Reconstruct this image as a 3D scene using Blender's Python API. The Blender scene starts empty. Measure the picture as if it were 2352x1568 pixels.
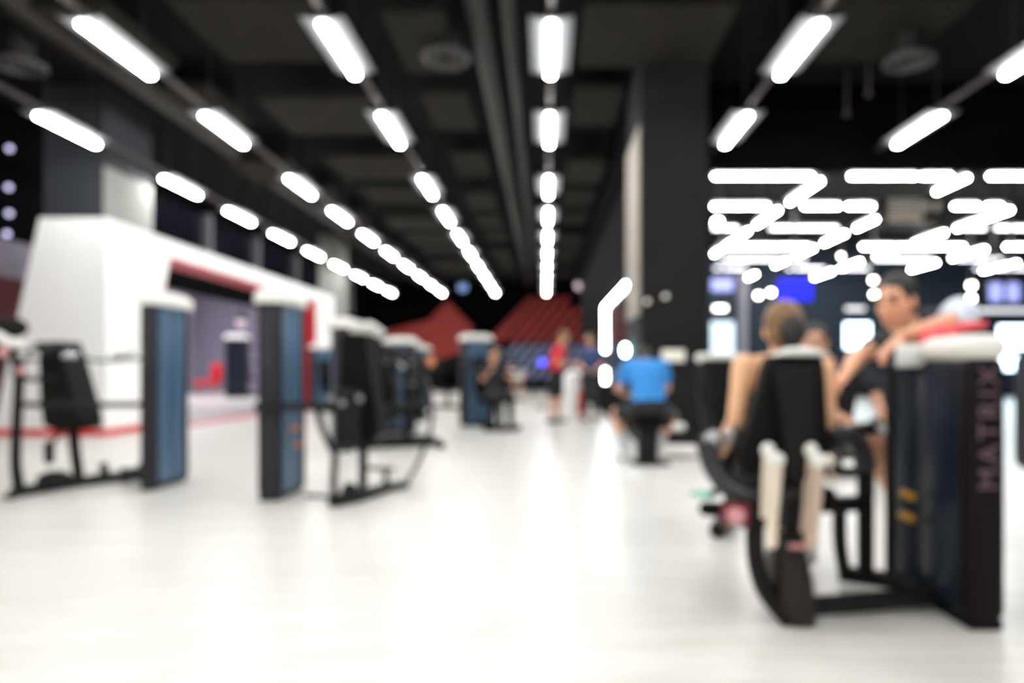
import bpy, bmesh, math, random
from mathutils import Vector, Matrix, noise
random.seed(7)
SC = bpy.context.scene
COL = SC.collection
F = 1568.0          # focal length in photo pixels
VX, VY = 1252.0, 850.0   # where the aisle direction vanishes
CAMH = 1.0
def P(px, py, Y):
    """real-world point seen at a photo pixel at depth Y (metres in front of the lens)"""
    return Vector(((px - VX) * Y / F, Y, CAMH + (VY - py) * Y / F))
def V(*a): return Vector(a)

# ------------------------------------------------------------------ materials
def mat(name, col, rough=0.5, metal=0.0, emit=None, estr=0.0, var=0.08, scale=6.0, spec=0.5, coat=0.0, bump=0.0):
    m = bpy.data.materials.new(name); m.use_nodes = True
    nt = m.node_tree; b = nt.nodes['Principled BSDF']
    b.inputs['Base Color'].default_value = (*col, 1)
    b.inputs['Roughness'].default_value = rough
    b.inputs['Metallic'].default_value = metal
    b.inputs['Specular IOR Level'].default_value = spec
    b.inputs['Coat Weight'].default_value = coat
    if emit:
        b.inputs['Emission Color'].default_value = (*emit, 1)
        b.inputs['Emission Strength'].default_value = estr
    if var > 0:
        tc = nt.nodes.new('ShaderNodeTexCoord'); n = nt.nodes.new('ShaderNodeTexNoise')
        n.inputs['Scale'].default_value = scale; n.inputs['Detail'].default_value = 3
        r = nt.nodes.new('ShaderNodeValToRGB')
        r.color_ramp.elements[0].position = .3; r.color_ramp.elements[1].position = .7
        r.color_ramp.elements[0].color = (*[c * (1 - var) for c in col], 1)
        r.color_ramp.elements[1].color = (*[min(1, c * (1 + var)) for c in col], 1)
        nt.links.new(tc.outputs['Object'], n.inputs['Vector'])
        nt.links.new(n.outputs['Fac'], r.inputs['Fac'])
        nt.links.new(r.outputs['Color'], b.inputs['Base Color'])
        if bump > 0:
            bp = nt.nodes.new('ShaderNodeBump'); bp.inputs['Strength'].default_value = bump; bp.inputs['Distance'].default_value = .01
            nt.links.new(n.outputs['Fac'], bp.inputs['Height']); nt.links.new(bp.outputs['Normal'], b.inputs['Normal'])
    return m
def floor_mat():
    m = bpy.data.materials.new('cream_plank_floor'); m.use_nodes = True
    nt = m.node_tree; b = nt.nodes['Principled BSDF']; L = nt.links.new
    tc = nt.nodes.new('ShaderNodeTexCoord'); mp = nt.nodes.new('ShaderNodeMapping')
    mp.inputs['Rotation'].default_value = (0, 0, math.radians(-14))
    L(tc.outputs['Object'], mp.inputs['Vector'])
    br = nt.nodes.new('ShaderNodeTexBrick'); br.inputs['Scale'].default_value = 1.0
    br.inputs['Brick Width'].default_value = 1.3; br.inputs['Row Height'].default_value = .19
    br.inputs['Mortar Size'].default_value = .002
    br.inputs['Color1'].default_value = (.755, .74, .705, 1); br.inputs['Color2'].default_value = (.72, .703, .665, 1)
    br.inputs['Mortar'].default_value = (.6, .57, .52, 1)
    L(mp.outputs['Vector'], br.inputs['Vector'])
    mp2 = nt.nodes.new('ShaderNodeMapping'); mp2.inputs['Scale'].default_value = (.8, 9, 1); mp2.inputs['Rotation'].default_value = (0, 0, math.radians(-14))
    L(tc.outputs['Object'], mp2.inputs['Vector'])
    n = nt.nodes.new('ShaderNodeTexNoise'); n.inputs['Scale'].default_value = 1.6; n.inputs['Detail'].default_value = 5
    L(mp2.outputs['Vector'], n.inputs['Vector'])
    r = nt.nodes.new('ShaderNodeValToRGB'); r.color_ramp.elements[0].color = (.9, .885, .86, 1); r.color_ramp.elements[1].color = (1, 1, 1, 1)
    r.color_ramp.elements[0].position = .35; r.color_ramp.elements[1].position = .6
    L(n.outputs['Fac'], r.inputs['Fac'])
    mx = nt.nodes.new('ShaderNodeMixRGB'); mx.blend_type = 'MULTIPLY'; mx.inputs['Fac'].default_value = 1
    L(br.outputs['Color'], mx.inputs['Color1']); L(r.outputs['Color'], mx.inputs['Color2'])
    L(mx.outputs['Color'], b.inputs['Base Color'])
    b.inputs['Roughness'].default_value = .33; b.inputs['Specular IOR Level'].default_value = .5
    return m
TUBE = 42.0
M = dict(
    floor=floor_mat(),
    ceil=mat('soot_black_ceiling', (.007, .0068, .0066), .95, spec=.2, var=.3, scale=1.5),
    raft=mat('taupe_acoustic_raft', (.019, .017, .0145), .95, spec=.2, var=.15, scale=2),
    beam=mat('black_beam_paint', (.006, .006, .006), .8, var=.2),
    bulk=mat('matte_black_bulkhead', (.0035, .003, .0033), .95, spec=.02, var=.2),
    duct=mat('dark_duct_metal', (.025, .023, .021), .6, .3, var=.2),
    ring=mat('grey_diffuser_metal', (.07, .066, .066), .5, .3),
    blackwall=mat('black_wall_paint', (.0035, .0035, .004), .95, spec=.03, var=.2),
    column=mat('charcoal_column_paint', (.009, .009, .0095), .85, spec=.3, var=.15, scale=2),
    beige=mat('beige_grille_and_lit_side', (.30, .27, .235), .8, var=.1),
    greycol=mat('grey_column_paint', (.03, .034, .042), .8),
    palecol=mat('pale_column_and_lit_side', (.26, .257, .245), .8),
    lav=mat('lavender_wall_paint', (.27, .25, .315), .8, var=.1),
    darkred=mat('dark_red_wall_paint', (.10, .004, .008), .7),
    white=mat('bright_white_panel', (.97, .97, .97), .5, var=.005),
    red=mat('signal_red_panel', (.68, .015, .03), .45, var=.05),
    mural_red=mat('brick_red_mural_paint', (.62, .08, .065), .7, var=.1),
    mural_blue=mat('slate_blue_mural_paint', (.38, .43, .70), .7, var=.1),
    tube=mat('white_light_tube', (1, 1, 1), .4, emit=(1.0, 1.0, .97), estr=TUBE, var=0),
    housing=mat('grey_lamp_housing', (.10, .10, .105), .5, var=.05),
    wing=mat('added_halo_plate', (.13, .135, .145), .6, var=.03),
    wire=mat('steel_suspension_wire', (.12, .12, .12), .4, .8),
    rail=mat('mauve_grey_rail', (.085, .068, .072), .6),
    neon=mat('white_led_profile', (1, 1, 1), .4, emit=(.97, 1.0, 1.0), estr=22, var=0),
    cyanlamp=mat('cool_round_lamp', (1, 1, 1), .4, emit=(.45, .8, 1.0), estr=24, var=0),
    bulb=mat('violet_white_bulb', (1, 1, 1), .4, emit=(.62, .6, 1.0), estr=.9, var=0),
    warm=mat('warm_spot_glow', (1, 1, 1), .4, emit=(1.0, .93, .8), estr=12, var=0),
    dimwarm=mat('dim_warm_spot', (1, 1, 1), .4, emit=(1.0, .75, .6), estr=.25, var=0),
    bluespot=mat('blue_indicator_glow', (.1, .1, 1), .4, emit=(.08, .06, 1.0), estr=1.6, var=0),
    window=mat('daylit_window_pane', (.9, .95, 1), .3, emit=(.62, .86, 1.0), estr=3.4, var=0),
    window_dim=mat('pale_daylit_pane', (.9, .95, 1), .3, emit=(.5, .78, .95), estr=.5, var=0),
    winframe=mat('dark_window_frame', (.02, .03, .045), .5),
    bluewall=mat('deep_teal_wall_paint', (.006, .018, .034), .7),
    screen_blue=mat('royal_blue_screen', (.02, .02, .5), .3, emit=(.012, .02, 1.0), estr=.5, var=0),
    screen_pale=mat('pale_violet_screen', (.4, .4, .9), .3, emit=(.38, .45, 1.0), estr=.42, var=0),
    bezel=mat('black_plastic_bezel', (.007, .007, .009), .4),
    pole=mat('lilac_grey_pole', (.42, .41, .50), .4, .2),
    glass=mat('dark_night_glass', (.012, .013, .022), .08, var=0, spec=.6),
    mullion=mat('grey_mullion', (.20, .20, .22), .6),
    frame=mat('graphite_machine_frame', (.008, .0077, .0088), .5, .05, spec=.22, var=.1),
    boot=mat('brown_black_cover', (.018, .013, .0125), .45, spec=.3, var=.1),
    sheen=mat('graphite_highlight_tube', (.035, .035, .039), .3, .2, var=.08),  # lighter grey stands in for the highlight along the seat rail
    frame2=mat('warm_black_machine_frame', (.007, .0052, .0057), .48, .03, spec=.2, var=.1),
    pad=mat('black_vinyl_pad', (.003, .0028, .0028), .6, spec=.12, var=.15, scale=30, bump=.1),
    padgrey=mat('charcoal_vinyl_pad', (.008, .0078, .0075), .6, spec=.15, var=.15, scale=30, bump=.1),
    shroud=mat('steel_blue_shroud', (.085, .165, .28), .3, .25, var=.08),
    shroud_dark=mat('navy_smoke_shroud', (.008, .014, .026), .35, .05, spec=.3, var=.08),
    tower=mat('dark_tower_panel', (.016, .016, .021), .5, spec=.35, var=.08),
    tower2=mat('aubergine_black_panel', (.006, .0035, .0048), .55, spec=.14, var=.08),
    cap=mat('off_white_moulded_cap', (.80, .78, .74), .45, var=.03),
    logo=mat('mauve_grey_lettering', (.13, .075, .10), .5, var=0),
    logo2=mat('grey_lettering', (.06, .06, .075), .5, var=0),
    orange=mat('orange_plastic_pin', (.75, .27, .10), .45),
    gold=mat('amber_plastic_pin', (.62, .33, .06), .45),
    chrome=mat('brushed_chrome', (.75, .75, .77), .25, .9, var=.03),
    grip=mat('cream_rubber_grip', (.78, .68, .56), .5, var=.05),
    grip_pink=mat('tan_rubber_grip', (.56, .43, .34), .5, var=.05),
    maroon=mat('maroon_roller_foam', (.16, .015, .025), .4, var=.1),
    pinkcap=mat('pink_plastic_end', (.62, .28, .30), .4),
    teal=mat('mint_green_plastic', (.25, .62, .50), .5),
    card=mat('pale_instruction_card', (.78, .79, .76), .5, var=.03),
    towel_red=mat('coral_red_towel', (.80, .10, .12), .9, var=.12, scale=40, bump=.3),
    towel_white=mat('white_towel', (.85, .84, .82), .9, var=.05, scale=40, bump=.3),
    steel=mat('dull_steel', (.35, .35, .36), .35, .8, var=.05),
    skin_light=mat('light_skin', (.87, .49, .28), .5, var=.05, scale=12),
    skin_tan=mat('tan_skin', (.78, .40, .255), .5, var=.06, scale=12),
    skin_mid=mat('medium_skin', (.70, .37, .24), .5, var=.06, scale=12),
    hair_dark=mat('black_brown_hair', (.012, .009, .008), .5, var=.3, scale=60, bump=.4),
    hair_brown=mat('honey_brown_hair', (.22, .115, .05), .5, var=.3, scale=60, bump=.4),
    eye=mat('dark_eye', (.02, .015, .012), .2, var=0),
    lip=mat('muted_lip', (.45, .16, .13), .5, var=0),
    shirt_blue=mat('bright_blue_jersey', (.035, .27, .72), .75, var=.08, scale=8, bump=.15),
    shirt_red=mat('bright_red_jersey', (.80, .025, .05), .75, var=.08, scale=8, bump=.15),
    shirt_navy=mat('navy_blue_jersey', (.04, .075, .19), .75, var=.08, scale=8),
    shirt_black=mat('black_jersey', (.012, .013, .018), .8, var=.1, scale=8, bump=.15),
    sleeve=mat('ice_white_sleeve', (.72, .78, .90), .8, var=.04, scale=8),
    shirt_white=mat('white_jersey', (.82, .81, .80), .8, var=.04, scale=8),
    shorts=mat('black_shorts_cloth', (.012, .012, .014), .8, var=.1),
    shorts_grey=mat('charcoal_shorts_cloth', (.04, .04, .045), .8, var=.1),
    shoe_white=mat('white_trainer_shoe', (.72, .71, .70), .6),
    shoe_black=mat('black_trainer_shoe', (.02, .02, .022), .6),
    sock=mat('pale_grey_sock', (.62, .62, .68), .8),
    mirror=mat('dark_mirror_glass', (.06, .062, .07), .08, .6, var=0),
    sign=mat('cream_sign_face', (.85, .82, .74), .6, emit=(1, .95, .84), estr=.05, var=.02),
    pinkblob=mat('dusty_pink_cover', (.62, .32, .34), .7),
)

# ------------------------------------------------------------------ object helpers
ORG = {}
def setp(o, label=None, cat=None, group=None, kind=None):
    if label: o['label'] = label
    if cat: o['category'] = cat
    if group: o['group'] = group
    if kind: o['kind'] = kind
    return o
def thing(name, label, cat, loc, group=None):
    o = bpy.data.objects.new(name, None); COL.objects.link(o)
    o.empty_display_size = .1; o.location = loc
    ORG[o.name] = Vector(loc)
    return setp(o, label, cat, group)

class MB:
    def __init__(s): s.bm = bmesh.new()
    def box(s, a, b, bev=0.0, seg=2, rot=None, pivot=None):
        """axis box between two corners; optional rotation matrix about its centre"""
        a, b = Vector(a), Vector(b); c = (a + b) / 2; d = b - a
        r = bmesh.ops.create_cube(s.bm, size=1)
        vs = r['verts']
        for v in vs: v.co = Vector((v.co.x * d.x, v.co.y * d.y, v.co.z * d.z))
        if bev > 0:
            es = list({e for v in vs for e in v.link_edges})
            bw = min(bev, .49 * min(abs(d.x), abs(d.y), abs(d.z)))
            rr = bmesh.ops.bevel(s.bm, geom=es, offset=bw, segments=seg, profile=.5, affect='EDGES')
            allv = set(v for f in rr['faces'] for v in f.verts) | set(v for v in vs if v.is_valid)
        else: allv = set(vs)
        # flood to connected island
        stack = list(allv); isl = set(stack)
        while stack:
            v = stack.pop()
            for e in v.link_edges:
                w = e.other_vert(v)
                if w not in isl: isl.add(w); stack.append(w)
        p = Vector(pivot) if pivot else c
        for v in isl:
            q = v.co + c
            v.co = (rot @ (q - p) + p) if rot is not None else q
        return s
    def rings(s, rs, cap=True):
        """rs: list of rings (lists of Vectors, same length) joined into a closed skin"""
        rows = [[s.bm.verts.new(p) for p in r] for r in rs]
        n = len(rows[0])
        for a, b in zip(rows, rows[1:]):
            for i in range(n):
                j = (i + 1) % n
                s.bm.faces.new((a[i], a[j], b[j], b[i]))
        if cap:
            s.bm.faces.new(list(reversed(rows[0]))); s.bm.faces.new(rows[-1])
        return s
    def loft(s, secs, n=16, sq=1.0):
        """secs: (centre, u-vector, v-vector) elliptical sections; sq<1 squarer"""
        rs = []
        for c, u, v in secs:
            r = []
            for i in range(n):
                t = 2 * math.pi * i / n
                ct, st = math.cos(t), math.sin(t)
                ct = math.copysign(abs(ct) ** sq, ct); st = math.copysign(abs(st) ** sq, st)
                r.append(Vector(c) + Vector(u) * ct + Vector(v) * st)
            rs.append(r)
        return s.rings(rs)
    def tube(s, pts, r, n=10, smooth=0, flat=1.0):
        pts = [Vector(p) for p in pts]
        if smooth: pts = catmull(pts, smooth)
        rad = r if isinstance(r, (list, tuple)) else [r] * len(pts)
        if len(rad) != len(pts): rad = [rad[0] + (rad[-1] - rad[0]) * i / (len(pts) - 1) for i in range(len(pts))]
        up = Vector((0, 0, 1)); secs = []
        t0 = (pts[1] - pts[0]).normalized()
        u = t0.cross(up)
        if u.length < 1e-3: u = t0.cross(Vector((1, 0, 0)))
        u.normalize()
        for i, p in enumerate(pts):
            t = (pts[min(i + 1, len(pts) - 1)] - pts[max(i - 1, 0)]).normalized()
            u = (u - t * u.dot(t)).normalized(); v = t.cross(u)
            secs.append((p, u * rad[i], v * rad[i] * flat))
        return s.loft(secs, n)
    def capsule(s, a, b, ra, rb, n=14):
        a, b = Vector(a), Vector(b); d = (b - a)
        L = d.length; t = d.normalized() if L > 1e-6 else Vector((0, 0, 1))
        u = t.orthogonal().normalized(); v = t.cross(u); secs = []
        for k in range(1, 6):
            th = math.pi / 2 * k / 6
            secs.append((a - t * ra * math.cos(th), u * ra * math.sin(th), v * ra * math.sin(th)))
        m = 5
        for k in range(m + 1):
            q = k / m; rr = ra + (rb - ra) * q
            secs.append((a + d * q, u * rr, v * rr))
        for k in range(1, 6):
            th = math.pi / 2 * k / 6
            secs.append((b + t * rb * math.sin(th), u * rb * math.cos(th), v * rb * math.cos(th)))
        return s.loft(secs, n)
    def ell(s, c, u, v, w, n=16):
        c, u, v, w = Vector(c), Vector(u), Vector(v), Vector(w); secs = []
        k = 12
        for i in range(1, k):
            th = math.pi * i / k
            secs.append((c - w * math.cos(th), u * math.sin(th), v * math.sin(th)))
        return s.loft(secs, n)
    def prism(s, poly, axis, a, b):
        """extrude a polygon of 3D points by vector (b-a) along axis"""
        ax = Vector(axis)
        r0 = [Vector(p) + ax * a for p in poly]; r1 = [Vector(p) + ax * b for p in poly]
        return s.rings([r0, r1])
    def raw_mesh(s, name):
        bmesh.ops.recalc_face_normals(s.bm, faces=s.bm.faces)
        me = bpy.data.meshes.new(name); s.bm.to_mesh(me); s.bm.free(); return me
    def build(s, name, m, parent=None, label=None, smooth=True, loc=None):
        me = s.raw_mesh(name)
        return place_mesh(me, name, m, parent, label, smooth, loc)
def place_mesh(me, name, m, parent=None, label=None, smooth=True, loc=None):
    if parent is not None: org = ORG[parent.name]
    else: org = Vector(loc) if loc is not None else Vector((0, 0, 0))
    me.transform(Matrix.Translation(-org))
    if smooth:
        for p in me.polygons: p.use_smooth = True
        try: me.set_sharp_from_angle(angle=math.radians(38))
        except Exception: pass
    me.materials.clear(); me.materials.append(m)
    o = bpy.data.objects.new(name, me); COL.objects.link(o)
    if parent is not None: o.parent = parent
    else: o.location = org
    ORG[o.name] = org
    if label: o['label'] = label
    return o
def catmull(pts, k):
    out = []
    for i in range(len(pts) - 1):
        p0 = pts[max(i - 1, 0)]; p1 = pts[i]; p2 = pts[i + 1]; p3 = pts[min(i + 2, len(pts) - 1)]
        for j in range(k):
            t = j / k
            out.append(.5 * ((2 * p1) + (p2 - p0) * t + (2 * p0 - 5 * p1 + 4 * p2 - p3) * t * t + (3 * p1 - p0 - 3 * p2 + p3) * t ** 3))
    out.append(pts[-1]); return out
def baked(me, mods):
    o = bpy.data.objects.new('tmp', me); COL.objects.link(o)
    for kind, kw in mods:
        md = o.modifiers.new(kind, kind)
        for k, v in kw.items(): setattr(md, k, v)
    dg = bpy.context.evaluated_depsgraph_get(); dg.update()
    out = bpy.data.meshes.new_from_object(o.evaluated_get(dg))
    bpy.data.objects.remove(o); return out
def copy_tree(o, parent=None):
    c = o.copy(); COL.objects.link(c); ORG[c.name] = Vector(c.location)
    if parent is not None: c.parent = parent
    for ch in [k for k in o.children]: copy_tree(ch, c)
    return c
def struct(name, mb, m, label=None, smooth=False):
    o = mb.build(name, m, None, label, smooth); o['kind'] = 'structure'; return o
def text_mesh(s, size, depth=.002, spacing=1.0):
    c = bpy.data.curves.new('lettering', 'FONT'); c.body = s; c.size = size; c.extrude = depth
    c.align_x = 'CENTER'; c.align_y = 'CENTER'; c.space_character = spacing
    o = bpy.data.objects.new('tmp', c); COL.objects.link(o)
    dg = bpy.context.evaluated_depsgraph_get(); dg.update()
    me = bpy.data.meshes.new_from_object(o.evaluated_get(dg))
    bpy.data.objects.remove(o); return me

# ------------------------------------------------------------------ setting
CEIL = 5.6; LZ = 4.4; HC = LZ - CAMH
struct('floor', MB().box((-15.6, -6, -.1), (20, 36.2, 0)), M['floor'])
struct('ceiling', MB().box((-15.6, -6, CEIL), (20, 36.2, CEIL + .1)), M['ceil'])
struct('wall_back', MB().box((-15.6, 36, 0), (20, 36.2, CEIL)), M['blackwall'], 'black far end wall')
struct('wall_front', MB().box((-15.6, -6.2, 0), (20, -6, CEIL)), M['white'])
struct('wall_right', MB().box((20, -6.2, 0), (20.2, 36.2, CEIL)), M['bluewall'])
struct('wall_left', MB().box((-15.8, -6.2, 0), (-15.6, 36.2, CEIL)), M['lav'], 'lavender wall seen through the booth')
# partition near the booth, then an upper wall with dark glazing
struct('wall_partition_left', MB().box((-9.6, -6, 0), (-9.3, 16, CEIL)), M['blackwall'], 'dark left side wall behind the booth')
w = MB().box((-9.6, 16, 3.08), (-9.3, 36, 3.75)).box((-9.6, 16, 5.3), (-9.3, 36, CEIL))
struct('wall_upper_left', w, M['blackwall'], 'black band over the opening to the side room')
for i, y in enumerate((18.9, 22.1, 25.6, 29.2, 32.8)):
    struct('trim_%d' % (i + 1), MB().box((-9.62, y - .13, 3.75), (-9.26, y + .13, 5.3)), M['mullion'], 'grey upright between dark panes')
ys = (16, 18.77, 22.0, 25.5, 29.1, 32.7, 36)
for i in range(6):
    struct('window_%d' % (i + 10), MB().box((-9.47, ys[i] + (.26 if i else 0), 3.75), (-9.43, ys[i + 1], 5.3)), M['glass'], 'dark upper window pane')
struct('trim_20', MB().box((-9.3, 8, 2.6), (-9.27, 15.9, 3.25)), M['lav'], 'lavender painted wall band')
struct('trim_21', MB().box((-9.3, 8, 0), (-9.27, 15.9, 2.6)), M['darkred'], 'dark red painted lower wall')
# side room end wall
struct('wall_side_room', MB().box((-15.6, 31, 0), (-9.6, 31.2, CEIL)), M['lav'], 'lavender end wall of the side room')
# columns behind the booth
def column(a, b, m, lab):
    return struct('column', MB().box(a, b), m, lab)
c = column((-8.08, 11.0, 0), (-7.12, 12.35, CEIL), M['greycol'], 'grey column rising behind the white booth')
struct('trim_22', MB().box((-7.12, 11.0, 0), (-7.10, 12.35, 4.3)), M['palecol'], 'column side behind the booth, lit tone painted pale')  # thin pale sheet paints the column's lit side, ending below its dark top
column((-7.7, 23.2, 0), (-6.95, 24, CEIL), M['palecol'], 'pale slim column at the far end of the booth')
# black column right of the aisle
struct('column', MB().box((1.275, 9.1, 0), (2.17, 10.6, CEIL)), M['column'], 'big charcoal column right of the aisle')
struct('trim_23', MB().box((1.255, 9.15, 1.75), (1.275, 10.55, 4.3)), M['beige'], 'upper side of the charcoal column, lit tone painted beige')  # beige sheet paints the light on the column's upper side
struct('baseboard_column', MB().box((1.24, 9.06, 0), (2.2, 9.1, .12)), M['blackwall'])
# bulkheads
struct('beam', MB().box((1.275, 10.6, 4.3), (2.2, 36, CEIL)), M['bulk'], 'black bulkhead running along the aisle')
struct('beam', MB().box((2.2, 10.95, 4.27), (20, 11.3, CEIL)), M['bulk'], 'black bulkhead across the right-hand bay')
# partition with LED mirror
struct('wall_partition_aisle', MB().box((1.36, 10.6, 0), (1.6, 26.0, 4.3)), M['blackwall'], 'black partition beyond the charcoal column')
# right bay far wall
struct('wall_bay_far', MB().box((1.6, 26.0, 0), (20, 26.2, CEIL)), M['bluewall'], 'deep blue far wall of the right-hand bay')

# ---- booth
X0 = -6.7
def YX(px, X): return F * X / (px - VX)
t = thing('booth', 'large white portal booth with red-lined opening on the left', 'booth', (X0, 10.45, 0))
ye = 21.7
side = MB()
# profile on the X=-6.7 plane, drawn as (Y,Z) pieces, extruded towards -X
def sl(poly, x0, x1, mb):
    mb.prism([(0, y, z) for y, z in poly], (1, 0, 0), x0, x1)
H = 3.33; OZ = 3.03
TH = .62
sl([(10.75, 0), (11.25, 0), (12.2, OZ), (12.2, H), (10.75, H)], X0 - .36, X0, side)
sl([(12.2, OZ), (20.0, OZ), (20.0, H), (12.2, H)], X0 - TH, X0, side)
sl([(20.0, 0), (ye, 0), (ye, H), (20.0, H)], X0 - TH, X0, side)
side.build('portal_wall', M['white'], t)
fr = MB()
# canted front face, slanting outwards to the floor
fr.rings([[V(X0, 10.42, 0), V(-8.45, 10.42, 0), V(-7.72, 10.42, H), V(X0, 10.42, H)],
          [V(X0, 10.75, 0), V(-8.45, 10.75, 0), V(-7.72, 10.75, H), V(X0, 10.75, H)]])
fr.build('front_panel', M['white'], t)
rv = MB()
rv.box((X0 - TH - .02, 12.2, OZ - .03), (X0 - .015, 20.0, OZ - .001))
rv.box((X0 - TH - .02, 19.96, 0), (X0 - .015, 19.999, OZ))
rv.rings([[V(X0 - .015, 11.26, 0), V(X0 - .36, 11.26, 0), V(X0 - .36, 11.29, 0), V(X0 - .015, 11.29, 0)],
          [V(X0 - .015, 12.21, OZ), V(X0 - .36, 12.21, OZ), V(X0 - .36, 12.24, OZ), V(X0 - .015, 12.24, OZ)]])
rv.build('reveal_lining', M['red'], t, 'red lining of the opening')
sk = MB()
sk.rings([[V(X0 + .02, 10.39, 0), V(-8.46, 10.39, 0), V(-8.44, 10.39, .10), V(X0 + .02, 10.39, .10)],
          [V(X0 + .02, 10.42, 0), V(-8.46, 10.42, 0), V(-8.44, 10.42, .10), V(X0 + .02, 10.42, .10)]])
sk.box((X0, 10.42, 0), (X0 + .02, 11.25, .10))
sk.build('skirting', M['red'], t, 'red skirting', smooth=False)
# red floor line at the booth's foot
st = MB()
st.box((-6.66, 11.3, 0), (-6.36, 19.9, .012))
o = st.build('floor_stripe', M['red'], None, loc=(-6.5, 11.3, 0)); setp(o, 'red stripe on the floor along the booth opening', 'floor stripe')

# ---- wall mural on the far wall
def W(px, py, d=0.0):
    q = P(px, py, 36.0); return V(q.x, 35.985 - d, q.z)
def clip(poly, f):
    out = []
    for i in range(len(poly)):
        a, b = poly[i], poly[(i + 1) % len(poly)]
        fa, fb = f(a), f(b)
        if fa >= 0: out.append(a)
        if (fa >= 0) != (fb >= 0):
            k = fa / (fa - fb); out.append((a[0] + (b[0] - a[0]) * k, a[1] + (b[1] - a[1]) * k))
    return out
mur = thing('wall_mural', 'red and blue striped geometric mural on the black far wall', 'mural', W(1120, 870))
mb = MB()
mb.prism([W(*p) for p in ((880, 762), (985, 735), (1028, 690), (1085, 750), (1085, 800), (994, 830), (930, 800))], (0, -1, 0), 0, .02)
mb.build('peak_shape', M['mural_red'], mur, 'solid red peak', smooth=False)
mb = MB(); mb2 = MB()
for k in range(22):
    x = 1112 + k * 25.0
    poly = [(x, 785), (x + (30 if k == 0 else 15.5), 785), (x + (30 if k == 0 else 15.5) + 84, 680), (x + 84, 680)]
    poly = clip(clip(poly, lambda p: 1338 - p[0]), lambda p: (p[0] - 1135) * 1.06 + (p[1] - 767))
    if len(poly) > 2: mb.prism([W(*p) for p in poly], (0, -1, 0), 0, .02)
    poly = [(x + 3, 872), (x + 18, 872), (x + 18 + 66, 790), (x + 3 + 66, 790)]
    poly = clip(clip(poly, lambda p: 1338 - p[0]), lambda p: p[0] - 1150)
    if len(poly) > 2: mb2.prism([W(*p) for p in poly], (0, -1, 0), 0, .02)
mb.build('red_stripes', M['mural_red'], mur, 'slanting red stripes', smooth=False)
mb2.build('blue_stripes', M['mural_blue'], mur, 'slanting slate blue stripes', smooth=False)

# ---- ceiling rafts, ducts, diffusers
rowX = {0: -1.99 * HC, 1: -1.337 * HC, 2: -.643 * HC, 3: .018 * HC, 4: .797 * HC, 5: 1.56 * HC}
bays = [(-6.2, -4.95), (-4.3, -2.6), (-1.85, -1.15), (.45, 2.2), (3.05, 4.9)]
k = 0
rows_y = [6.0, 8.45, 10.85, 13.9, 16.3, 18.75, 21.2, 23.6, 26.0, 28.5]
for bi, (xa, xb) in enumerate(bays):
    for yi, yc in enumerate(rows_y):
        if bi == 3 and yc > 10: xb2 = 1.2
        else: xb2 = xb
        if bi == 4 and yc > 10: continue
        k += 1
        zz = 5.0 + .08 * ((bi + yi) % 3)
        struct('ceiling_raft', MB().box((xa, yc - .78, zz), (xb2, yc + .78, zz + .12), .04), M['raft'], 'taupe panel hung under the black ceiling')
def duct(x, z, r, y0, y1, lab):
    t = thing('air_duct', lab, 'air duct', (x, y0, z))
    MB().tube([(x, y0, z), (x, y1, z)], r, 16).build('duct_pipe', M['duct'], t)
    for j in range(6):
        y = y0 + (y1 - y0) * (j + .5) / 6
        MB().tube([(x, y - .04, z), (x, y + .04, z)], r * 1.08, 16).build('joint_band', M['ring'], t)
        MB().box((x - .02, y - .02, z + r * .9), (x + .02, y + .02, CEIL)).build('hanger', M['wire'], t)
duct(-.78, 5.2, .14, 5.0, 33, 'thin dark ceiling duct beside the aisle lights')
duct(-.42, 5.15, .09, 5.0, 33, 'slim dark ceiling pipe closest to the aisle lights')
duct(-5.95, 5.25, .2, 5.0, 33, 'wide dark ceiling duct over the white booth side')
def diffuser(px, py, z, lab):
    Y = F * (z - CAMH) / (VY - py); x = (px - VX) * Y / F
    t = thing('air_diffuser', lab, 'air diffuser', (x, Y, z))
    m = MB()
    for r0, r1, dz in ((.27, .33, 0), (.15, .19, .02)):
        secs = []
        n = 24
        R = []
        for i in range(n + 1):
            a = 2 * math.pi * i / n; R.append((x + r0 * math.cos(a), Y + r0 * math.sin(a), z + dz))
        m.tube(R, .035, 8)
    m.build('ring', M['ring'], t)
    MB().tube([(x, Y, z + .05), (x, Y, CEIL)], .17, 14).build('neck', M['duct'], t)
diffuser(1025, 132, 4.85, 'round ceiling air vent left of the aisle lights')
diffuser(45, 150, 4.85, 'round ceiling air vent at the upper left corner')
diffuser(2088, 140, 4.85, 'round ceiling air vent between the two right rows of lights')
for px, py in ((1995, 215), (1945, 262)):
    z = 4.9; Y = F * (z - CAMH) / (VY - py); x = (px - VX) * Y / F
    t = thing('sprinkler', 'tiny reddish sprinkler head on the ceiling, ' + ('upper one by the right lights' if py < 240 else 'lower one by the right lights'), 'sprinkler', (x, Y, z))
    MB().tube([(x, Y, z), (x, Y, CEIL)], .02, 8).build('drop_pipe', M['rail'], t)
    MB().ell((x, Y, z), (.05, 0, 0), (0, .05, 0), (0, 0, .03)).build('head', M['rail'], t)

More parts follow.
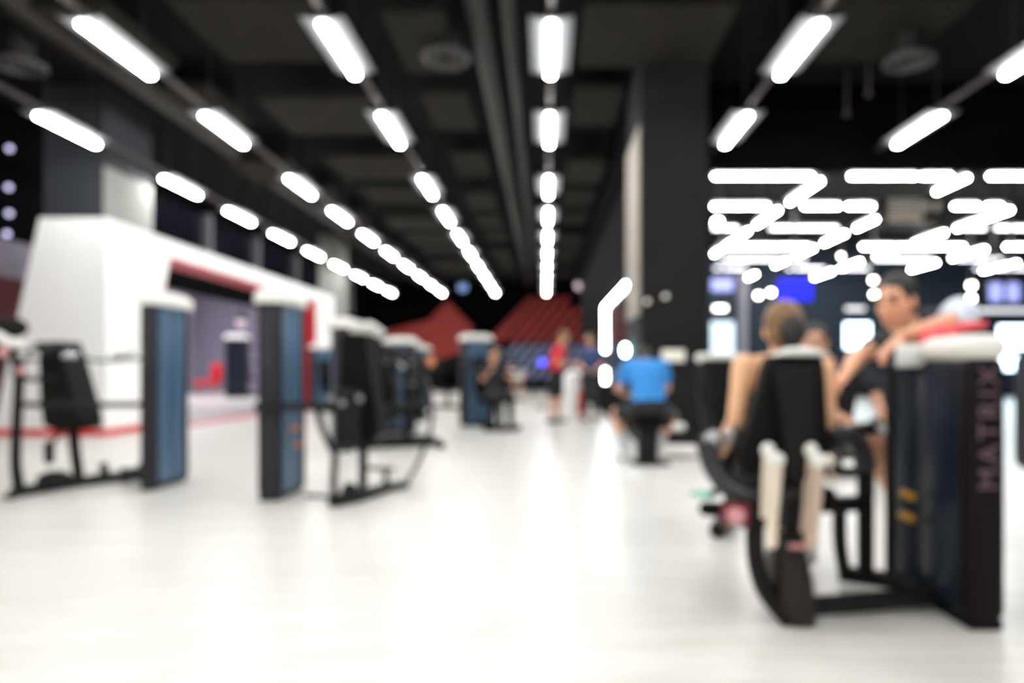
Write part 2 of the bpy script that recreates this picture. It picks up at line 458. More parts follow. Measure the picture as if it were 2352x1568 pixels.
# ------------------------------------------------------------------ tube lights
def make_tube():
    t = thing('tube_light', 'x', 'ceiling light', (0, 0, LZ))
    z = LZ
    MB().box((-.04, -.6, z - .03), (.04, .6, z + .015), .012).build('diffuser', M['tube'], t, 'glowing white tube')
    w = MB()
    for s in (-1, 1):
        w.rings([[V(s * .045, -.63, z + .018), V(s * .22, -.63, z + .05), V(s * .22, -.63, z + .056), V(s * .045, -.63, z + .03)],
                 [V(s * .045, .63, z + .018), V(s * .22, .63, z + .05), V(s * .22, .63, z + .056), V(s * .045, .63, z + .03)]])
    w.build('halo_plate', M['wing'], t, smooth=False)  # added plates that catch the tube's light as a soft halo
    MB().box((-.045, -.63, z + .016), (.045, .63, z + .10), .01).build('housing', M['housing'], t)
    for y in (-.45, .45):
        MB().tube([(0, y, z + .1), (0, y, CEIL)], .006, 6).build('suspension_wire', M['wire'], t)
    return t
PROTO = make_tube(); used = [False]
ORD = ['first', 'second', 'third', 'fourth', 'fifth', 'sixth', 'seventh', 'eighth', 'ninth', 'tenth', 'eleventh', 'twelfth']
def tube(x, y, label, group, L=1.2, rot=0.0, z=LZ, thin=1.0):
    t = PROTO if not used[0] else copy_tree(PROTO)
    used[0] = True
    t.location = (x, y, z); t.rotation_euler = (0, 0, rot); t.scale = (thin, L / 1.2, 1)
    setp(t, label, 'ceiling light', group); return t
CEN = [7.28, 9.7, 12.7, 15.13, 17.55, 19.98, 22.4, 24.85, 27.3, 29.7]
RN = {0: 'row over the white booth', 1: 'second row from the booth', 2: 'third row from the booth', 3: 'vertical row over the aisle',
      4: 'short row left of the right-hand bay', 5: 'short row at the right edge'}
for r, x in rowX.items():
    ys_ = CEN if r < 4 else CEN[:2]
    if r == 0: ys_ = CEN[1:]
    for i, y in enumerate(ys_):
        tube(x, y, 'white tube light, %s from the front in the %s' % (ORD[i], RN[r]), 'tube lights of the ' + RN[r])
    for y in (4.85, 2.4, -.05, -2.5):
        tube(x, y, 'white ceiling tube light overhead, out of the picture', 'overhead tube lights out of the picture')
    y1 = 31 if r < 4 else 10.9
    o = MB().box((x - .03, -3.5, LZ + .1), (x + .03, y1, LZ + .14)).build('lighting_rail', M['rail'], None, loc=(x, 0, LZ))
    setp(o, 'thin mauve grey rail carrying the ' + RN[r], 'lighting rail')
# right-hand bay: rows running away from the lens
def pt(px, py): return P(px, py, F * HC / (VY - py))
BAY = {
 'first slanting row beside the charcoal column': (1.455, [(465, 414), (517, 481), (549, 529), (584, 553)]),
 'second slanting row of the right-hand bay': (2.19, [(429, 419), (520, 507), (558, 535), (588, 568), (609, 598), (640, 629)]),
 'third slanting row of the right-hand bay': (2.90, [(501, 485), (520, 508), (558, 533), (588, 571), (616, 600), (640, 622)]),
 'fourth slanting row of the right-hand bay': (3.63, [(593, 571), (619, 602), (662, 652)]),
 'fifth slanting row of the right-hand bay': (4.4, [(622, 603), (648, 635)]),
 'outermost slanting row of the right-hand bay': (5.18, [(680, 671), (644, 632)]),
}
for nm, (ratio, segs) in BAY.items():
    for i, (ya, yb) in enumerate(segs):
        Ya = F * HC / (VY - ya); Yb = F * HC / (VY - yb)
        if Ya > Yb: Ya, Yb = Yb, Ya
        if Yb > 25.6: continue
        tube(ratio * HC, (Ya + Yb) / 2, 'white tube light, %s from the top in the %s' % (ORD[i], nm), 'tube lights of the ' + nm, max(1.0, Yb - Ya) * .97, thin=.5)
SOFT = {}
M['neonsoft'] = mat('soft_white_tube', (1, 1, 1), .4, emit=(.85, .85, .95), estr=3.0, var=0)
M['walltube'] = mat('soft_wall_tube', (1, 1, 1), .4, emit=(.85, .85, .95), estr=.55, var=0)
M['tube_mid'] = mat('softer_white_tube', (1, 1, 1), .4, emit=(.95, .95, 1.0), estr=5.0, var=0)
CROSS = [
 ('top crosswise line', 404, [(1640, 1865), (1953, 2103), (2116, 2184), (2272, 2420)]),
 ('second crosswise line', 473, [(1638, 1763), (1846, 1926), (1946, 2004), (2191, 2246), (2266, 2300)]),
 ('third crosswise line', 523, [(1638, 1693), (1768, 1923), (2215, 2262), (2288, 2420)]),
 ('fourth crosswise line', 566, [(1651, 1862), (1980, 2214), (2310, 2420)]),
 ('fifth crosswise line', 595, [(1650, 1850), (2006, 2143), (2200, 2300)]),
 ('lowest crosswise line', 616, [(1641, 1715), (1808, 1894), (1940, 1995), (2240, 2400)]),
]
for nm, py, segs in CROSS:
    Y = F * (HC + .16) / (VY - py)
    for i, (a, b) in enumerate(segs):
        xa = (a - VX) * Y / F; xb = (b - VX) * Y / F
        # fixtures of the bay sit a touch higher than the rows they cross
        o = tube((xa + xb) / 2, Y, 'white tube light, %s from the column in the %s' % (ORD[i], nm), 'tube lights of the ' + nm, xb - xa, math.pi / 2, LZ + .16, thin=.5)
        soft = {523: 'tube_mid', 595: 'neonsoft', 616: 'neonsoft'}.get(py)
        if soft:
            for ch in o.children:
                if ch.name.startswith('diffuser'):
                    ch.data = SOFT.setdefault(soft, ch.data.copy()); ch.data.materials[0] = M[soft]

# ------------------------------------------------------------------ right bay: windows, screens, pole, spots
def window(n, x0, x1, y0, y1, m, lab, Y=25.98):
    a = P(x0, y1, Y); b = P(x1, y0, Y)
    wn = bpy.data.objects.new('window_%d' % n, None); COL.objects.link(wn); wn['kind'] = 'structure'; wn['label'] = lab
    wn.location = (a.x, Y, a.z); ORG[wn.name] = Vector(wn.location)
    MB().box((a.x, Y - .03, a.z), (b.x, Y - .01, b.z)).build('pane', m, wn)
    f = MB(); t_ = .06
    f.box((a.x - t_, Y - .08, a.z - t_), (b.x + t_, Y, a.z)); f.box((a.x - t_, Y - .08, b.z), (b.x + t_, Y, b.z + t_))
    f.box((a.x - t_, Y - .08, a.z), (a.x, Y, b.z)); f.box((b.x, Y - .08, a.z), (b.x + t_, Y, b.z))
    f.build('window_frame', M['winframe'], wn)
window(1, 1632, 1686, 738, 842, M['window_dim'], 'pale cyan lit window by the lilac pole')
window(2, 1938, 1998, 742, 800, M['window'], 'bright daylit window beside the bending man')
window(3, 2290, 2420, 748, 850, M['window'], 'bright daylit window at the right edge')
def television(px0, px1, py0, py1, Y, m, lab):
    a = P(px0, py1, Y); b = P(px1, py0, Y); cx = (a.x + b.x) / 2
    t = thing('television', lab, 'television', (cx, Y, a.z))
    MB().box((a.x - .03, Y, a.z - .03), (b.x + .03, Y + .06, b.z + .03), .01).build('bezel', M['bezel'], t)
    MB().box((a.x, Y - .006, a.z), (b.x, Y - .001, b.z)).build('screen', m, t, 'glowing screen')
    MB().tube([(cx, Y + .05, b.z), (cx, Y + .05, CEIL)], .03, 8).build('ceiling_pole', M['bezel'], t)
television(1786, 1866, 640, 690, 15.0, M['screen_blue'], 'royal blue television screen above the ponytailed woman')
television(1634, 1684, 640, 668, 15.4, M['screen_pale'], 'pale violet television screen beside the charcoal column')
television(2272, 2302, 650, 692, 15.6, M['screen_pale'], 'pale violet upright television, first at the right edge')
television(2312, 2342, 650, 692, 15.6, M['screen_pale'], 'pale violet upright television, outermost at the right edge')
a = P(1704, 850, 14.6)
t = thing('post', 'lilac grey floor-to-ceiling post beside the pale cyan window', 'post', (a.x, 14.6, 0))
MB().tube([(a.x, 14.6, 0), (a.x, 14.6, 3.0)], .115, 16).build('shaft', M['pole'], t)
MB().box((a.x - .2, 14.4, 0), (a.x + .2, 14.8, .03), .01).build('base_plate', M['pole'], t)
MB().box((a.x - .14, 14.46, 3.0), (a.x + .14, 14.74, 3.06), .01).build('top_plate', M['pole'], t)
def walltube(x0, x1, py, lab):
    Y = 25.9; a = P(x0, py, Y); b = P(x1, py, Y)
    t = thing('wall_light', lab, 'wall light', ((a.x + b.x) / 2, Y, a.z))
    MB().box((a.x, Y - .06, a.z - .07), (b.x, Y, a.z + .07), .02).build('diffuser', M['tube_mid'] if x0 < 1700 else M['walltube'], t)
    MB().box((a.x - .05, Y, a.z - .1), (b.x + .05, Y + .08, a.z + .1), .01).build('backplate', M['bezel'], t)
walltube(1640, 1667, 708, 'white wall tube light above the pale cyan window')
walltube(1942, 1986, 709, 'soft white wall tube light above the window by the bending man')
walltube(2250, 2400, 713, 'soft white wall tube light above the window at the right edge')
def spot(px, py, Y, r, m, lab, drop=True):
    p = P(px, py, Y)
    t = thing('spot_light', lab, 'spotlight', p)
    MB().ell(p, (r, 0, 0), (0, r, 0), (0, 0, r), 14).build('bulb', m, t)
    MB().capsule(p + V(0, 0, r * 1.0), p + V(0, 0, r * 2.2), r * .8, r * .5).build('shade', M['bezel'], t)
    if drop: MB().tube([p + V(0, 0, r * 2), (p.x, p.y, CEIL)], .012, 6).build('cord', M['bezel'], t)
spot(1648, 511, 13, .07, M['tube'], 'round white spot beside the charcoal column in the third crosswise line')
spot(1742, 678, 17, .06, M['warm'], 'round white spot left of the blue television, inner one', True)
spot(1771, 671, 16.7, .06, M['warm'], 'round warm spot touching the blue television')
spot(2006, 643, 17, .06, M['warm'], 'round white spot by the bending man forehead, upper one')
spot(2008, 676, 16.6, .06, M['warm'], 'round white spot by the bending man forehead, lower one')
spot(2231, 655, 17, .07, M['warm'], 'round white spot above the white sleeve, upper one')
spot(2230, 685, 16.6, .07, M['warm'], 'round white spot above the white sleeve, lower one')
spot(1932, 588, 17, .04, M['warm'], 'small warm spot among the bay lights')
# air handler with a pierced grille under the bay ceiling
a = P(2035, 512, 16.5); b = P(2172, 450, 16.5)
t = thing('air_handler', 'beige brown ceiling air unit among the lights of the right-hand bay', 'air conditioner', ((a.x + b.x) / 2, 16.5, a.z))
MB().box((a.x, 16.6, a.z), (b.x, 17.2, b.z), .05).build('casing', M['raft'], t)
g = MB()
for i in range(7): g.box((a.x + .1, 16.57, a.z + .06 + i * .085), (b.x - .5, 16.6, a.z + .10 + i * .085))
g.build('grille', M['beige'], t)
for dx in (.15, .42): MB().ell((b.x - dx, 16.58, b.z - .22), (.10, 0, 0), (0, .04, 0), (0, 0, .12)).build('outlet', M['beige'], t)
for xx in (a.x + .2, b.x - .2): MB().box((xx - .015, 16.9, b.z), (xx + .015, 16.93, CEIL)).build('hanger', M['wire'], t)

# ------------------------------------------------------------------ left wall bulbs
for (px, py), lb in zip(((22, 341), (20, 430), (21, 490), (16, 537)), ('topmost', 'second from the top', 'third from the top', 'lowest')):
    Y = F * -9.2 / (px - VX); p = P(px, py, Y)
    t = thing('wall_lamp', 'small violet wall lamp at the left edge, %s of four' % lb, 'wall lamp', p, 'small wall lamps at the left edge')
    MB().ell(p, (.045, 0, 0), (0, .045, 0), (0, 0, .045), 12).build('bulb', M['bulb'], t)
    MB().tube([(p.x, p.y, p.z), (-9.3, p.y, p.z)], .02, 8).build('arm', M['bezel'], t)
p = P(342, 528, 13.9)
t = thing('wall_lamp', 'small violet lamp peeping over the booth beside the pale column', 'wall lamp', p)
MB().ell(p, (.05, 0, 0), (0, .05, 0), (0, 0, .05), 12).build('bulb', M['bulb'], t)
MB().tube([p, (p.x, p.y, CEIL)], .012, 6).build('cord', M['bezel'], t)

# LED profile on the aisle partition
xm = 1.33
t = thing('led_frame', 'bent white LED strip light on the black partition', 'LED light', (xm, 15.3, 1.39))
MB().box((xm - .02, 11.1, 2.39), (xm + .02, 15.3, 2.43), .008).build('top_strip', M['neon'], t)
MB().box((xm - .02, 15.28, 1.42), (xm + .02, 15.32, 2.39), .008).build('side_strip', M['neon'], t)
MB().box((xm - .02, 15.28, .72), (xm + .02, 15.32, 1.02), .008).build('lower_strip', M['neon'], t)
MB().box((xm + .02, 11.0, .6), (xm + .03, 15.4, 2.5)).build('backing', M['mirror'], t)
p = P(1435, 804, 10.4); p.x = 1.22
t = thing('wall_lamp', 'bright round cool white lamp beside the man in blue', 'lamp', p)
MB().ell(p, (.045, 0, 0), (0, .085, 0), (0, 0, .085)).build('globe', M['cyanlamp'], t)
MB().tube([p, (1.275, p.y, p.z)], .03, 8).build('bracket', M['bezel'], t)
a = P(1520, 830, 9.05); b = P(1573, 803, 9.05)
t = thing('wall_sign', 'blank cream sign plate on the charcoal column', 'sign', ((a.x + b.x) / 2, 9.06, a.z))
MB().box((a.x, 9.05, a.z), (b.x, 9.075, b.z), .008).build('plate', M['sign'], t)
MB().box((a.x - .015, 9.076, a.z - .015), (b.x + .015, 9.1, b.z + .015)).build('backing', M['bezel'], t)
for px, py, lb in ((1487, 692, 'left'), (1529, 680, 'right')):
    p = P(px, py, 9.05)
    t = thing('bokeh_disc', 'small dim glowing bokeh disc on the charcoal column, %s of two' % ('lower' if lb == 'left' else 'upper'), 'bokeh disc', p)
    MB().tube([(p.x, 9.04, p.z), (p.x, 9.1, p.z)], .03, 14).build('disc', M['dimwarm'], t)  # disc glows by itself, standing in for a blurred speck of light
    MB().tube([(p.x, 9.0, p.z - .03), (p.x, 9.05, p.z)], .008, 6).build('peg', M['steel'], t)
for (px, py, Y, m, lab) in ((1063, 659, 30, M['screen_pale2'] if 'screen_pale2' in M else M['bulb'], 'dim blue round lamp under the ceiling left of the aisle lights'),
                            (1331, 656, 26, M['dimwarm'], 'dim rosy round lamp near the end of the aisle lights'),
                            (1210, 592, 24, M['dimwarm'], 'faint brownish round lamp beside the aisle lights')):
    pass
M['dimblue'] = mat('dim_blue_lamp', (.2, .3, .6), .4, emit=(.15, .28, .62), estr=.22, var=0)
M['dimrose'] = mat('dim_rose_lamp', (.5, .4, .45), .4, emit=(.8, .6, .66), estr=.25, var=0)
spot(1063, 659, 30, .20, M['dimblue'], 'dim blue round lamp under the ceiling left of the aisle lights')
spot(1331, 656, 26, .16, M['dimrose'], 'dim rosy round lamp near the end of the aisle lights')

# ------------------------------------------------------------------ weight towers
def tower_parts(t, x0, x1, y0, y1, z1, side, panels, shroud, front, lm, logo_z, logo_h, ov=.05, capz=.10, cap_y=None, letter=True, rb=.05, sq=.55):
    """vertical cabinet: narrow front face towards -Y, shroud panels on the side facing the aisle (side=+1: +X)"""
    MB().box((x0, y0, .03), (x1, y0 + .10, z1), rb, 4).build('front_panel', front, t)
    MB().box((x0 + .02, y0 + .09, .03), (x1 - .02, y1, z1 - .01), .01).build('core', M['bezel'], t)
    xs = x1 if side > 0 else x0
    for (ya, yb) in panels:
        for s in (side, -side):
            xx = x1 if s > 0 else x0
            m = MB(); secs = []
            n = 10
            pr = []
            for i in range(n + 1):
                a = i / n; b = .022 * math.sin(math.pi * a) ** .6
                pr.append((ya + (yb - ya) * a, b))
            r0 = [V(xx + s * (b - .02), y, .06) for y, b in pr] + [V(xx - s * .03, pr[-1][0], .06), V(xx - s * .03, pr[0][0], .06)]
            r1 = [V(q.x, q.y, z1 - .03) for q in r0]
            m.rings([r0, r1]).build('side_shroud', shroud, t)
    m = MB()
    m.box((x0 - .01, y1 - .05, .03), (x1 + .01, y1 + .02, z1), .02).build('rear_panel', front, t)
    MB().box((x0 + .012, y0 + .015, 0), (x1 - .012, y1 + .02, .045), .012).build('base_plate', front, t)
    cy0, cy1 = cap_y or (y0 - .02, y1 + .06)
    c = MB(); secs = []
    xc = (x0 + x1) / 2; hx = (x1 - x0) / 2
    for k in range(7):
        a = k / 6 * math.pi / 2
        secs.append((V(xc, (cy0 + cy1) / 2, z1 + capz * math.sin(a)), V(max(.02, (hx + ov) * math.cos(a) ** .5), 0, 0), V(0, max(.05, (cy1 - cy0) / 2 * math.cos(a) ** .35), 0)))
    secs.insert(0, (V(xc, (cy0 + cy1) / 2, z1 - .025), V(hx + ov * .9, 0, 0), V(0, (cy1 - cy0) / 2, 0)))
    if sq > .8:
        c.bm.free(); c = MB().box((x0 - .012, cy0, z1 - .02), (x1 + .012, cy1, z1 + capz), .06, 5)
    else: c.loft(secs, 28, sq)
    c.build('top_cap', M['cap'], t, 'off-white moulded cap')
    if letter:
        me = text_mesh('MATRIX', 1.0, .0, 1.25)
        xsz = [v.co.x for v in me.vertices]; w = max(xsz) - min(xsz)
        s = logo_h / w
        # letters run upwards, tops to the left, on the front face
        me.transform(Matrix(((0, -s, 0, (x0 + x1) / 2), (0, 0, -s, y0 - .003), (s, 0, 0, logo_z), (0, 0, 0, 1))))
        o = place_mesh(me, 'lettering', lm, t, 'pale upright lettering', smooth=False)

# ---- machine A (left)
tA = thing('weight_tower', 'blue-sided weight tower left of the booth opening', 'weight machine', (-3.3, 5.64, 0))
# the seat station is one machine with the tower
setp(tA, 'seated chest press machine with blue tower, farthest left', 'gym machine')
tA.name = 'chest_press_machine'; ORG[tA.name] = Vector((-3.3, 5.64, 0))
tower_parts(tA, -3.365, -3.235, 5.64, 6.17, 1.57, 1, [(5.75, 5.94), (5.97, 6.15)], M['shroud'], M['tower'], M['logo2'], 1.27, .46, cap_y=(5.62, 6.28))
def Q(px, py, Y): return P(px, py, Y)
MB().tube([Q(18, 1146, 5.28), Q(44, 1136, 5.4), Q(40, 1100, 5.4), Q(36, 1040, 5.4), Q(44, 870, 5.4)], [.045, .045, .04, .035, .035], 10, 6).build('front_upright', M['frame'], tA)
MB().tube([Q(44, 870, 5.4), Q(125, 870, 5.7)], .022).build('short_crossbar', M['frame'], tA)
MB().tube([Q(44, 929, 5.4), Q(180, 930, 5.55), Q(326, 929, 5.7)], .024).build('long_crossbar', M['frame'], tA)
b0 = V(*Q(30, 1142, 5.35)); b0.z = .04
MB().tube([(b0.x, 5.35, .04), (-4.0, 5.9, .04), (-3.75, 6.2, .04)], .045, 8).build('base_rail', M['frame'], tA)
MB().tube([(-3.75, 6.2, .04), (-3.3, 6.0, .04)], .035, 8).build('rear_base_rail', M['frame'], tA)
l = MB(); pc = Q(128, 1112, 5.8); l.ell((pc.x, pc.y, .06), (.16, 0, 0), (0, .09, 0), (0, 0, .09)); l.build('foot_cover', M['frame'], tA)
pr = [Q(x, y, 5.95) for x, y in ((112, 788), (160, 785), (172, 817), (204, 929), (211, 961), (190, 985), (160, 986), (131, 973), (124, 929), (121, 839))]
MB().prism(pr, (0, 1, 0), -.16, .14).build('back_pad', M['padgrey'], tA, smooth=False)
MB().box(Q(160, 990, 5.7), Q(236, 962, 6.1), .04, 3).build('seat_pad', M['pad'], tA)
MB().tube([Q(168, 980, 6.0), Q(172, 1030, 6.0), Q(182, 1105, 6.12)], .045, 10, 4).build('seat_post', M['frame'], tA)
MB().capsule(Q(113, 1022, 5.75), Q(113, 1056, 5.75), .038, .038).build('foot_roller', M['frame'], tA)
MB().tube([Q(113, 1022, 5.75), Q(150, 985, 5.9)], .015).build('roller_arm', M['frame'], tA)
MB().tube([Q(238, 1066, 6.2), Q(240, 1090, 6.25)], .035).build('step_post', M['frame'], tA)
MB().box(Q(222, 1093, 6.1), Q(254, 1087, 6.4), .01).build('step_plate', M['steel'], tA)
MB().box(Q(294, 1104, 5.75), Q(322, 1070, 6.0), .02).build('pulley_box', M['tower'], tA)
# pivot assembly at the upper left
MB().ell(Q(25, 752, 5.5), (.13, 0, 0), (0, .09, 0), (0, 0, .085)).build('cam_cover', M['padgrey'], tA, 'grey rounded cover')
MB().tube([Q(-10, 765, 5.42), Q(20, 785, 5.42), Q(60, 792, 5.42)], [.035, .05, .045], 10, 4).build('counterweight', M['cap'], tA, 'white curved counterweight')
MB().tube([Q(-10, 805, 5.5), Q(60, 815, 5.5), Q(125, 800, 5.7)], .055, 10, 4).build('pivot_beam', M['frame'], tA)
MB().tube([Q(40, 820, 5.42), Q(44, 870, 5.4)], .045).build('pivot_neck', M['frame'], tA)
for px in (52, 80): MB().tube([Q(px, 815, 5.40), Q(px, 815, 5.46)], .032, 14).build('pivot_disc', M['chrome'], tA)
MB().tube([Q(45, 853, 5.33), Q(50, 848, 5.38)], .028, 12).build('red_knob', M['pinkcap'], tA, 'pinkish red knob')
MB().tube([Q(8, 806, 5.40), Q(14, 812, 5.46)], .04, 12).build('red_knob', M['pinkcap'], tA, 'pinkish red knob')
MB().tube([Q(150, 805, 5.8), Q(222, 828, 5.8), Q(328, 822, 5.7)], .012, 8, 5).build('press_bar', M['frame'], tA)
MB().capsule(Q(262, 817, 5.75), Q(300, 812, 5.75), .03, .03).build('press_grip', M['chrome'], tA)
MB().capsule(Q(150, 815, 5.7), Q(170, 815, 5.7), .03, .03).build('press_grip', M['chrome'], tA)

# ---- machine B
tB = thing('pec_fly_machine', 'seated fly machine with blue tower and curved arm beside the red doorway', 'gym machine', (-2.1, 5.2, 0))
tower_parts(tB, -2.205, -2.02, 5.2, 5.72, 1.54, 1, [(5.28, 5.47), (5.5, 5.68)], M['shroud'], M['tower'], M['logo2'], 1.24, .42, cap_y=(5.16, 5.8))
for px, py in ((674, 983), (680, 1021)):
    MB().capsule(Q(px, py, 5.42), Q(px + 8, py, 5.42), .02, .02).build('weight_pin', M['orange'], tB, 'orange weight pin')
MB().tube([Q(588, 934, 5.15), Q(768, 933, 5.1)], .033, 10).build('crossbar', M['frame'], tB)
MB().tube([Q(700, 1140, 5.4), Q(770, 1142, 5.35)], .02, 8).build('rear_base_rail', M['frame'], tB)
pp = [Q(x, y, 5.35) for x, y in ((791, 775), (800, 767), (838, 766), (848, 774), (862, 870), (878, 985), (866, 1012), (836, 1022), (800, 985), (789, 891))]
MB().prism(pp, (0, 1, 0), -.10, .16).build('back_pad', M['pad'], tB, smooth=False)
MB().box(Q(768, 1022, 5.1), Q(838, 893, 5.3), .03, 3).build('pivot_housing', M['frame'], tB)
for px, py in ((826, 915), (760, 915), (785, 925)):
    MB().tube([Q(px, py, 5.08), Q(px, py, 5.14)], .025, 12).build('pivot_disc', M['steel'], tB)
MB().tube([Q(834, 1015, 5.35), Q(833, 1126, 5.45)], .036).build('seat_post', M['frame'], tB)
MB().tube([Q(728, 928, 5.1), Q(740, 980, 5.08), Q(758, 1022, 5.05), Q(769, 1045, 5.02), Q(766, 1110, 5.0), Q(772, 1145, 5.0), Q(790, 1152, 5.0)], .026, 10, 5).build('curved_upright', M['frame'], tB)
fb = MB(); fb.tube([(-1.55, 4.98, .045), (-1.40, 5.25, .045), (-1.30, 5.6, .04), (-1.17, 5.82, .03)], [.055, .05, .04, .028], 10, 4); fb.build('base_rail', M['frame'], tB)
MB().capsule(Q(803, 1125, 5.15), Q(812, 1140, 5.2), .06, .07).build('foot_cover', M['frame'], tB)
MB().tube([Q(985, 900, 5.7), Q(992, 950, 5.7), Q(985, 1000, 5.72), Q(960, 1062, 5.75), Q(926, 1120, 5.8)], .016, 10, 6).build('curved_arm', M['frame'], tB)
MB().tube([Q(886, 1082, 5.6), Q(886, 1126, 5.65)], .022).build('step_post', M['frame'], tB)
MB().tube([Q(845, 1074, 5.6), Q(905, 1076, 5.6)], .016).build('step_bar', M['frame'], tB)
MB().tube([Q(980, 890, 5.7), Q(960, 860, 5.6), Q(850, 770, 5.45)], .018, 8, 5).build('upper_arm', M['frame'], tB)
MB().box(Q(800, 768, 5.3), Q(852, 742, 5.75), .05, 3).build('top_cap', M['cap'], tB, 'off-white moulded cap')
MB().capsule(Q(848, 752, 5.6), Q(872, 764, 5.7), .05, .04).build('handle_cap', M['cap'], tB, 'off-white end cap')

# ---- generic seated station (local axes, tower at origin, seat towards +X)
def station(name, label, loc, yaw, shroud, accent=True, group=None, pin='orange'):
    t = thing(name, label, 'gym machine', (0, 0, 0), group)
    ORG[t.name] = V(0, 0, 0)
    tower_parts(t, -.12, .12, -.27, .27, 1.55, 1, [(-.16, .02), (.05, .23)], shroud, M['tower'], M['logo2'], 1.2, .4, letter=False, ov=.08)
    MB().tube([(.1, 0, .05), (1.25, 0, .05)], .05, 8).build('base_rail', M['frame'], t)
    MB().tube([(1.2, -.32, .04), (1.2, .32, .04)], .045, 8).build('cross_foot', M['frame'], t)
    MB().tube([(.8, 0, .05), (.8, 0, .45)], .05).build('seat_post', M['frame'], t)
    MB().box((.55, -.22, .44), (1.02, .22, .54), .04, 3).build('seat_pad', M['pad'], t)
    MB().box((.40, -.2, .56), (.52, .2, 1.25), .045, 3, Matrix.Rotation(math.radians(-14), 3, 'Y')).build('back_pad', M['pad'], t)
    MB().tube([(.12, 0, .8), (.42, 0, .85)], .035).build('back_brace', M['frame'], t)
    for s in (-1, 1):
        a = MB().tube([(.1, s * .2, 1.35), (.45, s * .42, 1.3), (.85, s * .44, 1.12), (1.0, s * .36, .95)], .028, 10, 5).build('press_arm', M['frame'], t)
        ORG[a.name] = V(0, 0, 0)
        MB().capsule((1.0, s * .36, .95), (1.03, s * .2, .93), .03, .03).build('grip', M['padgrey'], a)
    MB().capsule((.13, .04, .7), (.17, .04, .7), .022, .022).build('weight_pin', M[pin], t, pin + ' weight pin')
    t.location = loc; t.rotation_euler = (0, 0, yaw)
    return t
R = math.radians
def dupst(src, label, loc, yaw, sc=1.0):
    c = copy_tree(src); c.location = loc; c.rotation_euler = (0, 0, yaw); c.scale = (sc, sc, sc); c['label'] = label; return c
sD = station('chest_press_machine', 'dark seated press machine with blue tower, alone in the middle distance', (-1.27, 12.35, 0), R(-62), M['shroud'])
sC = station('pulldown_machine', 'seated machine with steel blue tower just behind the curved arm', (-2.55, 8.6, 0), R(20), M['shroud'])
dupst(sC, 'dark seated machine between the curved arm and the middle machine', (-2.35, 11.0, 0), R(-120), .93)
dupst(sD, 'dark seated machine below the red peak, just right of the curved arm', (-2.75, 14.0, 0), R(150), .95)
dupst(sC, 'dark seated machine farther off, left of the middle tower', (-3.3, 18.2, 0), R(-20), 1.0)
dupst(sD, 'small far machine below the red peak of the mural', (-3.6, 15.0, 0), R(-30))
dupst(sC, 'far machine half hidden behind the white booth end', (-5.6, 17.0, 0), R(-50))
sI = station('pulldown_machine', 'dark machine inside the booth room, beside the red bench', (-11.25, 25.0, 0), R(100), M['shroud_dark']); sI.scale = (1.4, 1.4, 1.4)
dupst(sD, 'far machine against the mural stripes, left of the man in red', (-1.6, 21.5, 0), R(60))
# plate loaded rack with dark plates behind machine C
tr = thing('plate_rack', 'dark weight plate rack with a few coloured plates behind the curved arm', 'plate rack', (-2.0, 9.9, 0))
MB().tube([(-2.0, 9.9, .03), (-2.0, 9.9, 1.25)], .045).build('post', M['frame'], tr)
MB().box((-2.35, 9.7, 0), (-1.65, 10.1, .05), .015).build('base', M['frame'], tr)
for k, z in enumerate((.45, .8, 1.12)):
    pg = MB().tube([(-2.32, 9.9, z), (-1.68, 9.9, z)], .018).build('peg', M['steel'], tr)
k = 0
for z, r in ((.45, .2), (.8, .18), (1.12, .13)):
    for s in (-1, 1):
        x = -2.0 + s * .2
        o = MB().tube([(x - .04, 9.9, z), (x + .04, 9.9, z)], r, 22).build('weight_plate', M['frame'] if k != 4 else M['frame'], None, loc=(x, 9.9, z))
        setp(o, 'black weight plate on the rack behind the curved arm, %s peg, %s side' % (('lowest', 'middle', 'top')[k // 2], 'booth' if s < 0 else 'aisle'), 'weight plate', 'plates on the rack')
        k += 1
MB().ell((-1.66, 9.9, 1.12), (.07, 0, 0), (0, .08, 0), (0, 0, .075)).build('peg_cap', M['orange'], tr, 'orange peg cap')
MB().ell((-2.05, 9.83, 1.09), (.06, 0, 0), (0, .03, 0), (0, 0, .06)).build('badge', M['cap'], tr, 'cream badge')
# inside the booth room
t = thing('bench', 'red padded bench inside the booth room', 'bench', (-12.7, 25.5, 0))
MB().box((-13.0, 25.2, .45), (-12.2, 25.8, .62), .04, 3).build('seat_pad', M['red'], t)
MB().box((-12.6, 25.7, .6), (-12.2, 25.85, 1.25), .04, 3).build('back_pad', M['red'], t)
for x in (-12.9, -12.3): MB().tube([(x, 25.5, 0), (x, 25.5, .46)], .04).build('leg', M['orange'], t)
spot(555, 742, 24, .17, M['dimrose'], 'pale round lamp seen through the booth opening')

